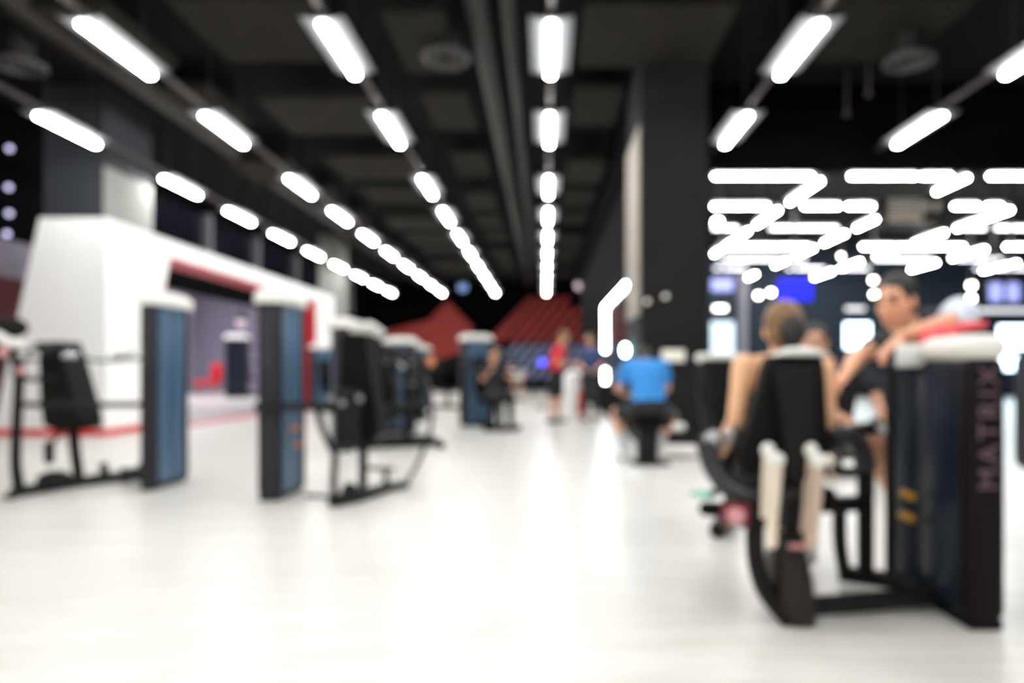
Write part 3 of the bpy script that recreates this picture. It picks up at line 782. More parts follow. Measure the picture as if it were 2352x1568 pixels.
# ------------------------------------------------------------------ people
def head_sections(mb, c, f, l, u, s=1.0):
    """skull, jaw, nose, ears, lips and brow as overlapping forms, fused afterwards"""
    mb.ell(c + u * .022 * s - f * .008 * s, l * .076 * s, f * .094 * s, u * .098 * s)
    secs = []
    for k, (du, rl, rf, sh) in enumerate(((.03, .070, .080, .012), (-.02, .068, .078, .016), (-.06, .060, .068, .022), (-.09, .046, .050, .034), (-.112, .026, .026, .046))):
        secs.append((c + u * du * s + f * sh * s, l * rl * s, f * rf * s))
    mb.loft(secs, 16)
    mb.capsule(c + f * .094 * s + u * .018 * s, c + f * .112 * s - u * .022 * s, .009 * s, .014 * s, 10)
    for q in (-1, 1):
        mb.ell(c + l * q * .078 * s - f * .008 * s - u * .005 * s, l * .012 * s, f * .020 * s, u * .032 * s, 10)
        mb.capsule(c + f * .085 * s + l * q * .045 * s + u * .035 * s, c + f * .094 * s + l * q * .014 * s + u * .032 * s, .010 * s, .010 * s, 8)
        mb.ell(c + f * .068 * s + l * q * .040 * s - u * .022 * s, l * .022 * s, f * .02 * s, u * .02 * s, 10)
    mb.capsule(c + f * .090 * s + l * .018 * s - u * .058 * s, c + f * .090 * s - l * .018 * s - u * .058 * s, .011 * s, .011 * s, 8)
def hand_forms(mb, w, d, n, side, s=1.0, curl=.5):
    """palm, four unequal fingers and a thumb; d = along the hand, n = palm normal (curl direction), side = +1/-1 puts the thumb"""
    d = d.normalized(); n = (n - d * n.dot(d)).normalized(); x = d.cross(n) * side
    secs = [(w, x * .024 * s, n * .018 * s), (w + d * .03 * s, x * .034 * s, n * .016 * s), (w + d * .065 * s, x * .041 * s, n * .015 * s), (w + d * .092 * s, x * .038 * s, n * .012 * s)]
    mb.loft(secs, 12)
    for i, (off, L) in enumerate(((.030, .072), (.010, .081), (-.010, .076), (-.029, .060))):
        p = w + d * .088 * s + x * off * s; dd = d.copy(); r = .0088 * s
        for k, fr_ in enumerate((.45, .32, .23)):
            ang = curl * (0.5 + .5 * k) * (1 + .08 * i)
            dd = (dd * math.cos(ang) + n * math.sin(ang)).normalized()
            q = p + dd * L * fr_ * s
            mb.capsule(p, q, r, r * .92, 8); p = q; r *= .92
    p = w + d * .025 * s + x * .030 * s
    q = p + (d * .6 + x * .75 + n * .3).normalized() * .042 * s
    e = q + (d * .85 + x * .25 + n * .5).normalized() * .034 * s
    mb.capsule(p, q, .012 * s, .010 * s, 8); mb.capsule(q, e, .010 * s, .0085 * s, 8)
def person(name, label, J, skin, shirt=None, short=None, shoe=None, hair=None, sock=None, s=1.0, vox=.012, sleeve=.5, leg=.55, sleeve_mat=None, bun=False, hairkind='short', curl=.5, tank=False, group=None, soft=None):
    """J: joint positions. torso axis pelvis->neck with optional bend 'mid'."""
    J = {k: Vector(v) for k, v in J.items()}
    base = V(J['pelvis'].x, J['pelvis'].y, 0)
    t = thing(name, label, 'person', base, group)
    hl = (J['hipL'] - J['hipR']).normalized(); slx = (J['shL'] - J['shR']).normalized()
    mid = J.get('mid', (J['pelvis'] + J['neck']) / 2)
    def axis(q):
        a, b, c = J['pelvis'], mid, J['neck']
        return a * (1 - q) * (1 - q) + (b * 2 - (a + c) / 2) * 2 * q * (1 - q) + c * q * q
    def dax(q): return (axis(min(1, q + .05)) - axis(max(0, q - .05))).normalized()
    shw = (J['shL'] - J['shR']).length / 2
    prof = [(-.16, .105, .085), (-.07, .150, .105), (.03, .162, .112), (.2, .148, .104), (.38, .134, .096), (.56, .146, .106), (.72, .160, .114), (.86, .152, .100), (.94, .110, .078), (1.0, .062, .060)]
    def sections(ex=0.0, qa=-1, qb=2, squeeze=1.0):
        out = []
        for q, ru, rv in prof:
            if q < qa or q > qb: continue
            u = (hl * (1 - max(0, min(1, q))) + slx * max(0, min(1, q))).normalized()
            d = dax(max(0, min(1, q)))
            u = (u - d * u.dot(d)).normalized(); v = d.cross(u)
            cc = axis(q) if q >= 0 else axis(0) + dax(0) * q * .5 * (J['neck'] - J['pelvis']).length
            k = shw / .19 if q > .6 else 1
            out.append((cc, u * (ru * s * k + ex) * squeeze, v * (rv * s + ex)))
        return out
    mb = MB()
    mb.loft(sections(), 20, .9)
    f = J['face'].normalized() if 'face' in J else V(0, -1, 0)
    up = J.get('headup', V(0, 0, 1)); up = (up - f * up.dot(f)).normalized(); l = up.cross(f)
    hc = J['head']
    mb.capsule(J['neck'] - dax(1) * .02, hc - up * .05 * s - f * .015 * s, .058 * s, .054 * s)
    head_sections(mb, hc, f, l, up, s)
    for q in 'LR':
        sh, el, wr, hp, kn, an = (J[k + q] for k in ('sh', 'el', 'wr', 'hip', 'kn', 'an'))
        mb.capsule(sh, sh * .7 + el * .3, .058 * s, .052 * s); mb.capsule(sh * .75 + el * .25, el, .050 * s, .039 * s)
        fm = el * .7 + wr * .3
        mb.capsule(el, fm, .040 * s, .041 * s); mb.capsule(fm, wr, .041 * s, .026 * s)
        # trapezius
        mb.capsule(axis(.97), sh + V(0, 0, .0), .050 * s, .045 * s)
        hn = J.get('hn' + q, V(0, 0, -1)); hd = J.get('hd' + q, wr - el)
        hand_forms(mb, wr, hd, hn, 1 if q == 'L' else -1, s, curl)
        mb.capsule(hp, hp * .5 + kn * .5, .088 * s, .072 * s); mb.capsule(hp * .5 + kn * .5, kn, .072 * s, .055 * s)
        cm = kn * .68 + an * .32
        mb.capsule(kn, cm, .054 * s, .056 * s); mb.capsule(cm, an, .056 * s, .036 * s)
        toe = J.get('toe' + q, V(0, -1, 0)).normalized()
        mb.capsule(an - V(0, 0, .035 * s), an + toe * .15 * s - V(0, 0, .058 * s), .038 * s, .028 * s)
    me = baked(mb.raw_mesh('body'), [('REMESH', dict(mode='VOXEL', voxel_size=vox)), ('SMOOTH', dict(factor=.5, iterations=3 if vox < .01 else 2))])
    body = place_mesh(me, 'body', skin, t)
    # eyes and brows
    for q in (-1, 1):
        e = hc + f * .082 * s + l * q * .032 * s + up * .012 * s
        MB().ell(e, l * .013 * s, f * .010 * s, up * .008 * s, 10).build('eye', M['eye'], t)
        MB().capsule(hc + f * .096 * s + l * q * .05 * s + up * .040 * s, hc + f * .104 * s + l * q * .016 * s + up * .040 * s, .007 * s, .006 * s, 8).build('eyebrow', M['hair_dark'], t)
    MB().capsule(hc + f * .101 * s + l * .018 * s - up * .058 * s, hc + f * .101 * s - l * .018 * s - up * .058 * s, .006 * s, .006 * s, 8).build('mouth', M['lip'], t)
    if hair is not None:
        m = MB()
        m.ell(hc + up * .040 * s - f * .024 * s, l * .086 * s, f * .098 * s, up * .100 * s, 18)
        m.ell(hc - up * .015 * s - f * .050 * s, l * .074 * s, f * .060 * s, up * .080 * s, 18)
        if hairkind == 'beard': pass
        if hairkind == 'long':
            m.capsule(hc - f * .06 * s + up * .02, hc - f * .075 * s - up * .14 * s, .068 * s, .050 * s)
        hm = baked(m.raw_mesh('hair'), [('REMESH', dict(mode='VOXEL', voxel_size=vox)), ('SMOOTH', dict(factor=.5, iterations=2))])
        for v in hm.vertices:
            v.co += v.normal * .005 * noise.noise(v.co * 45)
        place_mesh(hm, 'hair', hair, t)
        if bun:
            bc = hc - f * .105 * s - up * .015 * s + l * bun * s
            m = MB(); m.ell(bc, l * .056 * s, f * .045 * s, up * .075 * s)
            m.build('hair_bun', M['hair_dark'], t, 'dark gathered bun')
    def cloth(mb_, nm, m_, lab=None):
        me_ = baked(mb_.raw_mesh(nm), [('REMESH', dict(mode='VOXEL', voxel_size=max(vox, .010))), ('SMOOTH', dict(factor=.5, iterations=3))])
        for v in me_.vertices:
            v.co += v.normal * (.006 * noise.noise(v.co * 9) + .003)
        return place_mesh(me_, nm, m_, t, lab)
    if shirt is not None:
        m = MB(); m.loft(sections(.020 * s, -.12, .945 if not tank else .80), 22, .88)
        if not tank:
            for q in 'LR':
                sh, el = J['sh' + q], J['el' + q]
                if sleeve_mat is None:
                    m.capsule(sh, sh + (el - sh) * sleeve, .074 * s, .066 * s)
                m.capsule(axis(.90), sh, .072 * s, .070 * s)
                m.capsule(axis(.955), sh, .062 * s, .062 * s)
        else:
            for q in 'LR':
                m.capsule(axis(.78) + (J['sh' + q] - axis(.9)) * .5, axis(.97) + (J['sh' + q] - axis(.97)) * .45, .05 * s, .035 * s)
        sm = cloth(m, 'shirt', shirt)
        if sleeve_mat is not None:
            for q in 'LR':
                sh, el = J['sh' + q], J['el' + q]
                m = MB(); m.capsule(sh, sh + (el - sh) * sleeve, .078 * s, .072 * s)
                if q == 'L': cloth(m, 'sleeve', sleeve_mat, 'pale sleeve')
                else: cloth(m, 'sleeve', shirt)
    if short is not None:
        m = MB(); m.loft(sections(.024 * s, -.2, .22), 20, .9)
        for q in 'LR':
            hp, kn, an = J['hip' + q], J['kn' + q], J['an' + q]
            if leg <= 1: m.capsule(hp, hp + (kn - hp) * leg, .108 * s, .092 * s)
            else:
                m.capsule(hp, kn, .106 * s, .075 * s); m.capsule(kn, kn + (an - kn) * (leg - 1), .074 * s, .058 * s)
        cloth(m, 'shorts' if leg <= 1 else 'trousers', short)
    for q in 'LR':
        an = J['an' + q]; kn = J['kn' + q]; toe = J.get('toe' + q, V(0, -1, 0)).normalized()
        if shoe is not None:
            m = MB()
            sd = toe.cross(V(0, 0, 1))
            g = an - V(0, 0, .05 * s)
            m.loft([(g - toe * .075 * s, sd * .025 * s, V(0, 0, .03 * s)), (g - toe * .05 * s, sd * .042 * s, V(0, 0, .052 * s)), (g + toe * .03 * s, sd * .047 * s, V(0, 0, .056 * s)), (g + toe * .10 * s - V(0, 0, .012), sd * .052 * s, V(0, 0, .044 * s)), (g + toe * .17 * s - V(0, 0, .02), sd * .046 * s, V(0, 0, .032 * s)), (g + toe * .20 * s - V(0, 0, .024), sd * .026 * s, V(0, 0, .02 * s))], 16)
            m.build('shoe', shoe, t)
        if sock is not None:
            m = MB(); m.capsule(an, an + (kn - an) * .35, .048 * s, .058 * s); m.build('sock', sock, t)
    return t
# woman on the right-hand machine, seen from behind
person('person', 'person with brown hair in a bun seated on the right-hand machine, back turned', dict(
    pelvis=(1.03, 2.98, .55), neck=(1.035, 2.96, 1.05), head=(1.04, 2.98, 1.17), face=(.25, 1, -.08),
    shL=(.865, 2.96, 1.015), shR=(1.205, 2.97, 1.0), elL=(.815, 2.92, .78), elR=(1.235, 2.98, .745),
    wrL=(.80, 3.12, .62), wrR=(1.24, 3.2, .65), hdL=(0, 1, -.3), hdR=(0, 1, -.2), hnL=(1, 0, 0), hnR=(-1, 0, 0),
    hipL=(.94, 3.02, .53), hipR=(1.12, 3.02, .53), knL=(1.06, 3.4, .56), knR=(1.26, 3.4, .56), anL=(1.19, 3.45, .12), anR=(1.32, 3.45, .12),
    toeL=(0, 1, 0), toeR=(0, 1, 0)), M['skin_light'], M['shirt_black'], M['shorts'], M['shoe_white'], M['hair_brown'], s=.97, vox=.008, tank=True, leg=1.7, bun=-.028, hairkind='short')
# trainer bending over the machine
person('person', 'dark-haired person in black top with pale sleeve bending over the right-hand machine', dict(
    pelvis=(2.06, 3.72, .92), mid=(2.0, 3.58, 1.10), neck=(1.80, 3.38, 1.21), head=(1.675, 3.26, 1.325), face=(-.80, -.62, -.22), headup=(-.1, -.1, 1),
    shL=(1.97, 3.24, 1.265), shR=(1.80, 3.56, 1.12), elL=(1.83, 3.10, 1.215), elR=(1.52, 3.30, 1.08), wrL=(1.60, 3.07, 1.155), wrR=(1.33, 3.02, .985),
    hdL=(-.8, -.05, -.75), hdR=(-.8, -.6, -.5), hnL=(0, 0, -1), hnR=(0, 0, -1),
    hipL=(2.15, 3.66, .90), hipR=(1.99, 3.80, .90), knL=(2.18, 3.62, .48), knR=(2.02, 3.74, .48), anL=(2.2, 3.75, .10), anR=(2.04, 3.86, .10),
    toeL=(-.6, -.8, 0), toeR=(-.6, -.8, 0)), M['skin_tan'], M['shirt_black'], M['shorts'], M['shoe_black'], M['hair_dark'], s=1.02, vox=.008, sleeve=.52, sleeve_mat=M['sleeve'], leg=1.8, curl=.35)
# person behind, facing the lens
person('person', 'dark-haired person facing the lens behind the padded seat, half hidden', dict(
    pelvis=(1.78, 4.3, .55), neck=(1.78, 4.25, 1.03), head=(1.66, 4.2, 1.165), face=(-.3, -1, -.1), shL=(1.96, 4.25, 1.0), shR=(1.60, 4.25, 1.0),
    elL=(2.02, 4.1, .78), elR=(1.62, 4.05, .78), wrL=(1.95, 3.9, .7), wrR=(1.75, 3.9, .7), hipL=(1.87, 4.25, .54), hipR=(1.69, 4.25, .54),
    knL=(2.02, 3.98, .60), knR=(1.86, 3.96, .62), anL=(2.3, 4.05, .12), anR=(2.2, 4.2, .12)), M['skin_mid'], M['shirt_black'], M['shorts_grey'], M['shoe_white'], M['hair_dark'], s=.92, vox=.012, leg=.5)
# man in blue on a stool, back to the lens
person('person', 'person in bright blue T-shirt sitting on a black stool, back turned, head bowed', dict(
    pelvis=(1.11, 7.3, .56), mid=(1.10, 7.34, .84), neck=(1.09, 7.46, 1.085), head=(1.09, 7.62, 1.12), face=(0, .75, -.65), headup=(0, .65, .75),
    shL=(.91, 7.44, 1.04), shR=(1.275, 7.44, 1.04), elL=(.80, 7.5, .80), elR=(1.345, 7.52, .80), wrL=(.92, 7.72, .72), wrR=(1.24, 7.72, .72),
    hdL=(.6, .8, 0), hdR=(-.6, .8, 0),
    hipL=(1.01, 7.36, .54), hipR=(1.21, 7.36, .54), knL=(.80, 7.68, .53), knR=(1.42, 7.62, .50), anL=(.87, 7.50, .11), anR=(1.21, 7.50, .12),
    toeL=(-.3, 1, 0), toeR=(.3, 1, 0)), M['skin_mid'], M['shirt_blue'], M['shorts'], M['shoe_white'], M['hair_dark'], M['sock'], s=1.08, vox=.012, sleeve=.55, leg=.68)
t = thing('stool', 'black padded stool under the person in blue', 'stool', (1.12, 7.32, 0))
MB().box((.90, 7.12, .40), (1.32, 7.5, .455), .025, 3).build('seat_pad', M['pad'], t)
MB().box((.99, 7.18, .02), (1.19, 7.44, .40), .03, 3).build('pedestal', M['frame'], t)
MB().box((.93, 7.14, 0), (1.31, 7.48, .03), .01).build('base_plate', M['frame'], t)
# man in red
person('person', 'person in red T-shirt and black shorts standing in the aisle', dict(
    pelvis=(.19, 13.05, .92), neck=(.27, 13, 1.46), head=(.36, 13, 1.62), face=(.9, -.2, -.5), shL=(.25, 13.17, 1.41), shR=(.25, 12.83, 1.41),
    elL=(.33, 13.2, 1.16), elR=(.24, 12.78, 1.14), wrL=(.52, 13.05, 1.12), wrR=(.46, 12.85, 1.14), hipL=(.20, 13.13, .9), hipR=(.18, 12.93, .9),
    knL=(.27, 13.13, .5), knR=(.14, 12.92, .5), anL=(.24, 13.15, .09), anR=(.10, 12.9, .09), toeL=(1, -.2, 0), toeR=(1, -.3, 0)),
    M['skin_mid'], M['shirt_red'], M['shorts'], M['shoe_black'], M['hair_brown'], s=1.0, vox=.016, sleeve=.55, leg=.85)
# man in navy
person('person', 'person in navy T-shirt standing in front of the bent LED strip', dict(
    pelvis=(.90, 13.6, .92), neck=(.90, 13.6, 1.44), head=(.89, 13.57, 1.6), face=(-.5, -.9, -.2), shL=(1.08, 13.55, 1.40), shR=(.72, 13.6, 1.40),
    elL=(1.14, 13.5, 1.12), elR=(.68, 13.55, 1.12), wrL=(1.0, 13.3, 1.02), wrR=(.74, 13.32, 1.05), hipL=(.99, 13.6, .9), hipR=(.81, 13.6, .9),
    knL=(1.0, 13.55, .5), knR=(.80, 13.55, .5), anL=(1.0, 13.6, .09), anR=(.80, 13.6, .09)),
    M['skin_tan'], M['shirt_navy'], M['shorts_grey'], M['shoe_black'], M['hair_dark'], s=1.0, vox=.016, sleeve=.6, leg=1.7)
# person seated on the middle-distance machine
person('person', 'person in dark clothes seated on the machine in the middle distance', dict(
    pelvis=(-.85, 11.62, .60), neck=(-.92, 11.72, 1.10), head=(-.88, 11.68, 1.26), face=(.6, -.8, 0), shL=(-.76, 11.82, 1.05), shR=(-1.08, 11.64, 1.05),
    elL=(-.62, 11.72, .86), elR=(-1.05, 11.45, .84), wrL=(-.60, 11.5, 1.03), wrR=(-.90, 11.28, 1.0), hipL=(-.76, 11.64, .58), hipR=(-.92, 11.55, .58),
    knL=(-.58, 11.32, .58), knR=(-.76, 11.2, .58), anL=(-.56, 11.26, .1), anR=(-.72, 11.14, .1), toeL=(.5, -.85, 0), toeR=(.5, -.85, 0)),
    M['skin_tan'], M['shirt_black'], M['shorts'], M['shoe_black'], M['hair_dark'], s=.95, vox=.016, leg=1.95)
# far person sitting on a bench
person('person', 'person in white top sitting on a bench far down the aisle', dict(
    pelvis=(-1.0, 25, .52), neck=(-1.0, 25, 1.02), head=(-1.0, 24.95, 1.17), face=(.2, -1, 0), shL=(-.82, 25, .98), shR=(-1.18, 25, .98),
    elL=(-.76, 24.85, .75), elR=(-1.24, 24.85, .75), wrL=(-.85, 24.65, .62), wrR=(-1.15, 24.65, .62), hipL=(-.91, 24.95, .51), hipR=(-1.09, 24.95, .51),
    knL=(-.85, 24.6, .52), knR=(-1.15, 24.6, .52), anL=(-.85, 24.6, .1), anR=(-1.15, 24.6, .1)),
    M['skin_mid'], M['shirt_white'], M['shorts'], M['shoe_white'], M['hair_dark'], s=.98, vox=.02, leg=.6)
t = thing('bench', 'flat black bench under the far person in white', 'bench', (-1.0, 25.1, 0))
MB().box((-1.6, 24.85, .36), (-.4, 25.3, .43), .03).build('seat_pad', M['pad'], t)
for x in (-1.5, -.5): MB().tube([(x, 25.1, 0), (x, 25.1, .37)], .04).build('leg', M['frame'], t)
# white bin with red panel, blue ball on a stand
a = P(1319, 955, 13.9)
t = thing('bin', 'white round-topped bin with a red side panel between red and navy people', 'bin', (a.x, 13.9, 0))
secs = [(V(a.x, 13.9, z), V(r, 0, 0), V(0, r, 0)) for z, r in ((0, .2), (.03, .22), (.85, .22), (.93, .2), (.98, .12), (1.0, .03))]
MB().loft(secs, 24).build('shell', M['white'], t)
MB().box((a.x + .06, 13.66, .14), (a.x + .19, 13.72, .60), .01).build('panel', M['red'], t, 'red panel')
p = P(1245, 832, 18)
t = thing('lamp_stand', 'small blue glowing light on a thin stand beside the person in red', 'lamp', (p.x, 18, 0))
MB().ell(p, (.09, 0, 0), (0, .09, 0), (0, 0, .09)).build('globe', M['bluespot'], t)
MB().tube([(p.x, 18, 0), (p.x, 18, p.z)], .012).build('stem', M['bezel'], t)
MB().tube([(p.x, 18, 0), (p.x, 18, .03)], .15, 16).build('base', M['bezel'], t)
# slab for the brighter floor, towel roll by the column
t = thing('lit_floor_slab', 'low white slab standing in for lit floor by the charcoal column', 'floor slab', (1.6, 8.0, 0))
MB().box((1.36, 7.75, .02), (1.86, 8.3, .1), .02).build('deck', M['cap'], t)  # added slab, white in place of a brighter patch of floor
MB().box((1.39, 7.78, 0), (1.83, 8.27, .03)).build('base', M['frame'], t)
p = P(1553, 982, 8.4)
t = thing('dumbbell_stand', 'low black stand with a pale rolled towel shelf behind the person in blue', 'stand', (p.x, 8.55, 0))
MB().box((p.x - .2, 8.42, 0), (p.x + .2, 8.68, p.z - .06), .02).build('body', M['frame'], t)
o = MB().capsule((p.x - .08, 8.5, p.z), (p.x + .08, 8.5, p.z), .055, .055).build('towel', M['towel_white'], None, loc=p); setp(o, 'pale rolled towel on the low black stand by the charcoal column', 'towel')

# ------------------------------------------------------------------ right-hand foreground machine
tK = thing('leg_curl_machine', 'large black machine with tall lettered tower in the right foreground', 'gym machine', (1.5, 2.7, 0))
tower_parts(tK, 1.615, 1.772, 2.60, 3.22, 1.055, -1, [(2.70, 2.955), (3.0, 3.2)], M['shroud_dark'], M['tower2'], M['logo'], .78, .47, ov=.012, capz=.085, cap_y=(2.60, 2.95), rb=.06, sq=.85)
MB().box((1.60, 2.96, 1.0), (1.69, 3.2, 1.055), .02).build('shoulder_cap', M['shroud_dark'], tK)
MB().box(P(2060, 842, 2.94), P(2130, 790, 2.96), .012).build('instruction_card', M['card'], tK, 'pale instruction card')
for px, py in ((2080, 1137), (2078, 1187)):
    MB().capsule(P(px - 6, py - 5, 2.98), P(px + 16, py + 4, 2.98), .016, .016).build('weight_pin', M['gold'], tK, 'amber weight pin')
# foot boot
bt = MB(); yb = 2.66
secs = []
for py, xa, xb, dy in ((1448, 1808, 1880, .09), (1436, 1800, 1884, .12), (1390, 1780, 1883, .13), (1330, 1782, 1876, .12), (1280, 1788, 1866, .10), (1252, 1794, 1856, .08), (1241, 1806, 1846, .05)):
    a = P(xa, py, yb); b = P(xb, py, yb); z = max(a.z, .0)
    secs.append((V((a.x + b.x) / 2, yb + .1, z), V((b.x - a.x) / 2, 0, 0), V(0, dy, 0)))
bt.loft(secs, 20, .7).build('foot_cover', M['boot'], tK)
MB().box(P(1815, 1262, 2.62), P(1852, 1246, 2.66), .01).build('badge', M['pinkcap'], tK, 'pinkish badge')
MB().tube([P(1820, 1088, 2.74), P(1822, 1250, 2.76)], .04).build('seat_post', M['frame2'], tK)
MB().tube([P(1745, 1150, 2.70), P(1734, 1215, 2.70), P(1737, 1290, 2.70), P(1760, 1360, 2.69), P(1812, 1425, 2.68)], .036, 10, 6).build('curved_leg', M['frame2'], tK)
MB().tube([P(1622, 1015, 2.85), P(1636, 1066, 2.83), P(1668, 1112, 2.8), P(1712, 1136, 2.76), P(1760, 1138, 2.75), P(1840, 1120, 2.75)], .045, 12, 6).build('seat_rail', M['sheen'], tK)
MB().ell(P(1640, 1015, 2.86), (.045, 0, 0), (0, .05, 0), (0, 0, .05)).build('rail_joint', M['steel'], tK)
MB().ell(P(1680, 1000, 2.9), (.03, 0, 0), (0, .04, 0), (0, 0, .035)).build('rail_joint', M['steel'], tK)
MB().capsule(P(1622, 1168, 2.75), P(1665, 1170, 2.75), .030, .030).build('thigh_roller', M['pad'], tK)
MB().tube([P(1655, 1176, 2.72), P(1718, 1185, 2.70)], [.045, .052], 8).build('thigh_roller', M['maroon'], tK, 'maroon roller')
MB().tube([P(1690, 1184, 2.64), P(1692, 1184, 2.67)], .034, 8).build('roller_end', M['pinkcap'], tK, 'pink roller end')
MB().tube([P(1708, 1185, 2.70), P(1712, 1140, 2.76)], .022).build('roller_bracket', M['frame'], tK)
MB().capsule(P(1592, 1133, 2.9), P(1630, 1136, 2.85), .012, .02).build('adjuster_handle', M['teal'], tK, 'mint green adjuster')
MB().tube([P(1630, 1136, 2.85), P(1668, 1118, 2.8)], .016).build('adjuster_stem', M['frame'], tK)
# back pad: broad wing plus central spine
bp = MB()
secs = []
for py, xa, xb, Y in ((1090, 1705, 1900, 2.72), (1060, 1698, 1902, 2.72), (980, 1716, 1900, 2.73), (900, 1738, 1896, 2.74), (840, 1752, 1892, 2.75), (818, 1764, 1886, 2.75)):
    a = P(xa, py, Y); b = P(xb, py, Y)
    secs.append((V((a.x + b.x) / 2, Y + .02, a.z), V((b.x - a.x) / 2, 0, 0), V(0, .06, 0)))
bp.loft(secs, 24, .5).build('back_pad', M['pad'], tK)
sp = MB(); secs = []
for py, xa, xb, Y in ((1095, 1800, 1868, 2.655), (1000, 1796, 1874, 2.66), (900, 1784, 1880, 2.67), (835, 1776, 1884, 2.68)):
    a = P(xa, py, Y); b = P(xb, py, Y); secs.append((V((a.x + b.x) / 2, Y, a.z), V((b.x - a.x) / 2, 0, 0), V(0, .035, 0)))
sp.loft(secs, 20, .6).build('back_spine', M['frame2'], tK)
MB().box((.88, 2.78, .44), (1.2, 3.25, .52), .035, 3).build('seat_pad', M['pad'], tK)
# cream levers
for (t0, b0_), (t1, b1), m in ((((1783, 1056), (1771, 1244)), ((1764, 1034), (1756, 1188)), M['grip']), (((1880, 1058), (1866, 1244)), ((1862, 1034), (1848, 1222)), M['grip_pink'])):
    MB().tube([P(*t0, 2.58), P(*b0_, 2.58)], [.026, .020], 10).build('lever', m, tK)
    MB().tube([P(*t1, 2.63), P(*b1, 2.63)], [.018, .016], 10).build('lever', m, tK)
    MB().ell(P(*t0, 2.575), (.032, 0, 0), (0, .032, 0), (0, 0, .03)).build('lever_knob', M['cap'], tK, 'cream knob')
    MB().ell(P(*t1, 2.625), (.027, 0, 0), (0, .027, 0), (0, 0, .03)).build('lever_knob', M['cap'], tK, 'cream knob')
    MB().ell(P(*b0_, 2.575), (.024, 0, 0), (0, .024, 0), (0, 0, .028)).build('lever_knob', m, tK)
    MB().tube([P(t0[0], t0[1], 2.6), P(t0[0] - 10, t0[1] + 6, 2.70)], .012).build('lever_axle', M['frame'], tK)
MB().ell(P(1904, 1055, 2.6), (.02, 0, 0), (0, .02, 0), (0, 0, .02)).build('side_knob', M['grip'], tK)
MB().ell(P(1910, 1098, 2.6), (.018, 0, 0), (0, .018, 0), (0, 0, .02)).build('side_knob', M['grip_pink'], tK)
MB().tube([P(1900, 1058, 2.62), P(1880, 1075, 2.66)], .01).build('knob_stem', M['frame'], tK)
# right side frame
MB().tube([P(1885, 1158, 2.78), P(1985, 1156, 3.0)], .036, 8).build('crossbar', M['frame2'], tK)
MB().tube([P(1905, 1010, 2.85), P(1945, 1000, 2.9), P(1975, 1025, 2.95), P(1988, 1070, 3.0)], .045, 12, 6).build('arc_arm', M['sheen'], tK)
MB().tube([P(1988, 1060, 3.02), P(1988, 1335, 3.1)], .036, 8).build('rear_post', M['frame2'], tK)
MB().tube([P(1928, 1165, 3.0), P(1930, 1250, 3.05), P(1942, 1325, 3.15)], .03, 10, 5).build('curved_post', M['frame2'], tK)
MB().tube([(1.0, 2.72, .055), (1.62, 2.85, .055)], .042, 8).build('base_rail', M['frame2'], tK)
MB().tube([(1.38, 3.2, .05), (1.70, 3.0, .05)], .04, 8).build('rear_base_rail', M['frame2'], tK)
MB().tube([P(1925, 995, 2.86), P(1990, 985, 3.0), P(2040, 985, 3.05)], .03, 8, 4).build('arm_link', M['frame2'], tK)
MB().ell(P(2026, 988, 2.98), (.025, 0, 0), (0, .03, 0), (0, 0, .03)).build('link_knob', M['steel'], tK)
# white towel on top of the back pad
a = P(1782, 822, 2.72); b = P(1890, 802, 2.72)
tw = MB(); secs = []
for k in range(9):
    q = k / 8; x = a.x + (b.x - a.x) * q
    hgt = .006 + .014 * math.sin(math.pi * q)
    secs.append((V(x, 2.73, a.z + .012 + hgt * .6), V(0, .075, 0), V(0, 0, hgt)))
o = tw.loft(secs, 16, .7).build('towel', M['towel_white'], None, loc=a); setp(o, 'folded white towel lying on top of the black back pad', 'towel')
# red towel bunched over the tower's shoulder
tw = MB(); secs = []
def lerp_tab(tab, q):
    for (a, va), (b, vb) in zip(tab, tab[1:]):
        if q <= b: return va + (vb - va) * (q - a) / (b - a)
    return tab[-1][1]
for k in range(15):
    q = k / 14
    x = 1.632 + .258 * q
    top = lerp_tab(((0, 1.165), (.3, 1.192), (.7, 1.205), (1, 1.212)), q) + .006 * math.sin(k * 2.1)
    low = lerp_tab(((0, 1.062), (.25, 1.10), (.45, 1.148), (1, 1.185)), q)
    secs.append((V(x, 2.945 + .008 * math.sin(k), (top + low) / 2), V(0, .055 + .012 * math.sin(k * 1.3), .008 * math.sin(k * 1.7)), V(0, 0, max(.012, (top - low) / 2))))
tw.loft(secs, 18, .75)
me = baked(tw.raw_mesh('towel'), [('SUBSURF', dict(levels=2, render_levels=2))])
for v in me.vertices: v.co += v.normal * .008 * noise.noise(v.co * 22)
o = place_mesh(me, 'towel', M['towel_red'], None, loc=(1.74, 2.945, 1.1)); setp(o, 'coral red towel bunched over the top of the lettered tower', 'towel')

# machine behind, left of the woman
tM = thing('shoulder_press_machine', 'dark machine with slanted pad behind the right-hand seat, by the charcoal column', 'gym machine', (1.05, 4.4, 0))
secs = []
for py, xa, xb in ((1010, 1650, 1712), (950, 1642, 1702), (880, 1622, 1696), (835, 1606, 1690), (826, 1612, 1686)):
    a = P(xa, py, 4.3); b = P(xb, py, 4.3); secs.append((V((a.x + b.x) / 2, 4.3, a.z), V((b.x - a.x) / 2, 0, 0), V(0, .07, 0)))
MB().loft(secs, 20, .55).build('back_pad', M['padgrey'], tM)
MB().box(P(1606, 832, 4.26), P(1690, 812, 4.4), .025, 3).build('top_cap', M['cap'], tM, 'off-white moulded cap')
MB().tube([P(1620, 850, 4.4), P(1632, 960, 4.4), P(1650, 1060, 4.4), P(1690, 1150, 4.4)], .06, 10, 5).build('frame_post', M['frame'], tM)
MB().box(P(1640, 1030, 4.1), P(1740, 1000, 4.6), .04, 3).build('seat_pad', M['pad'], tM)
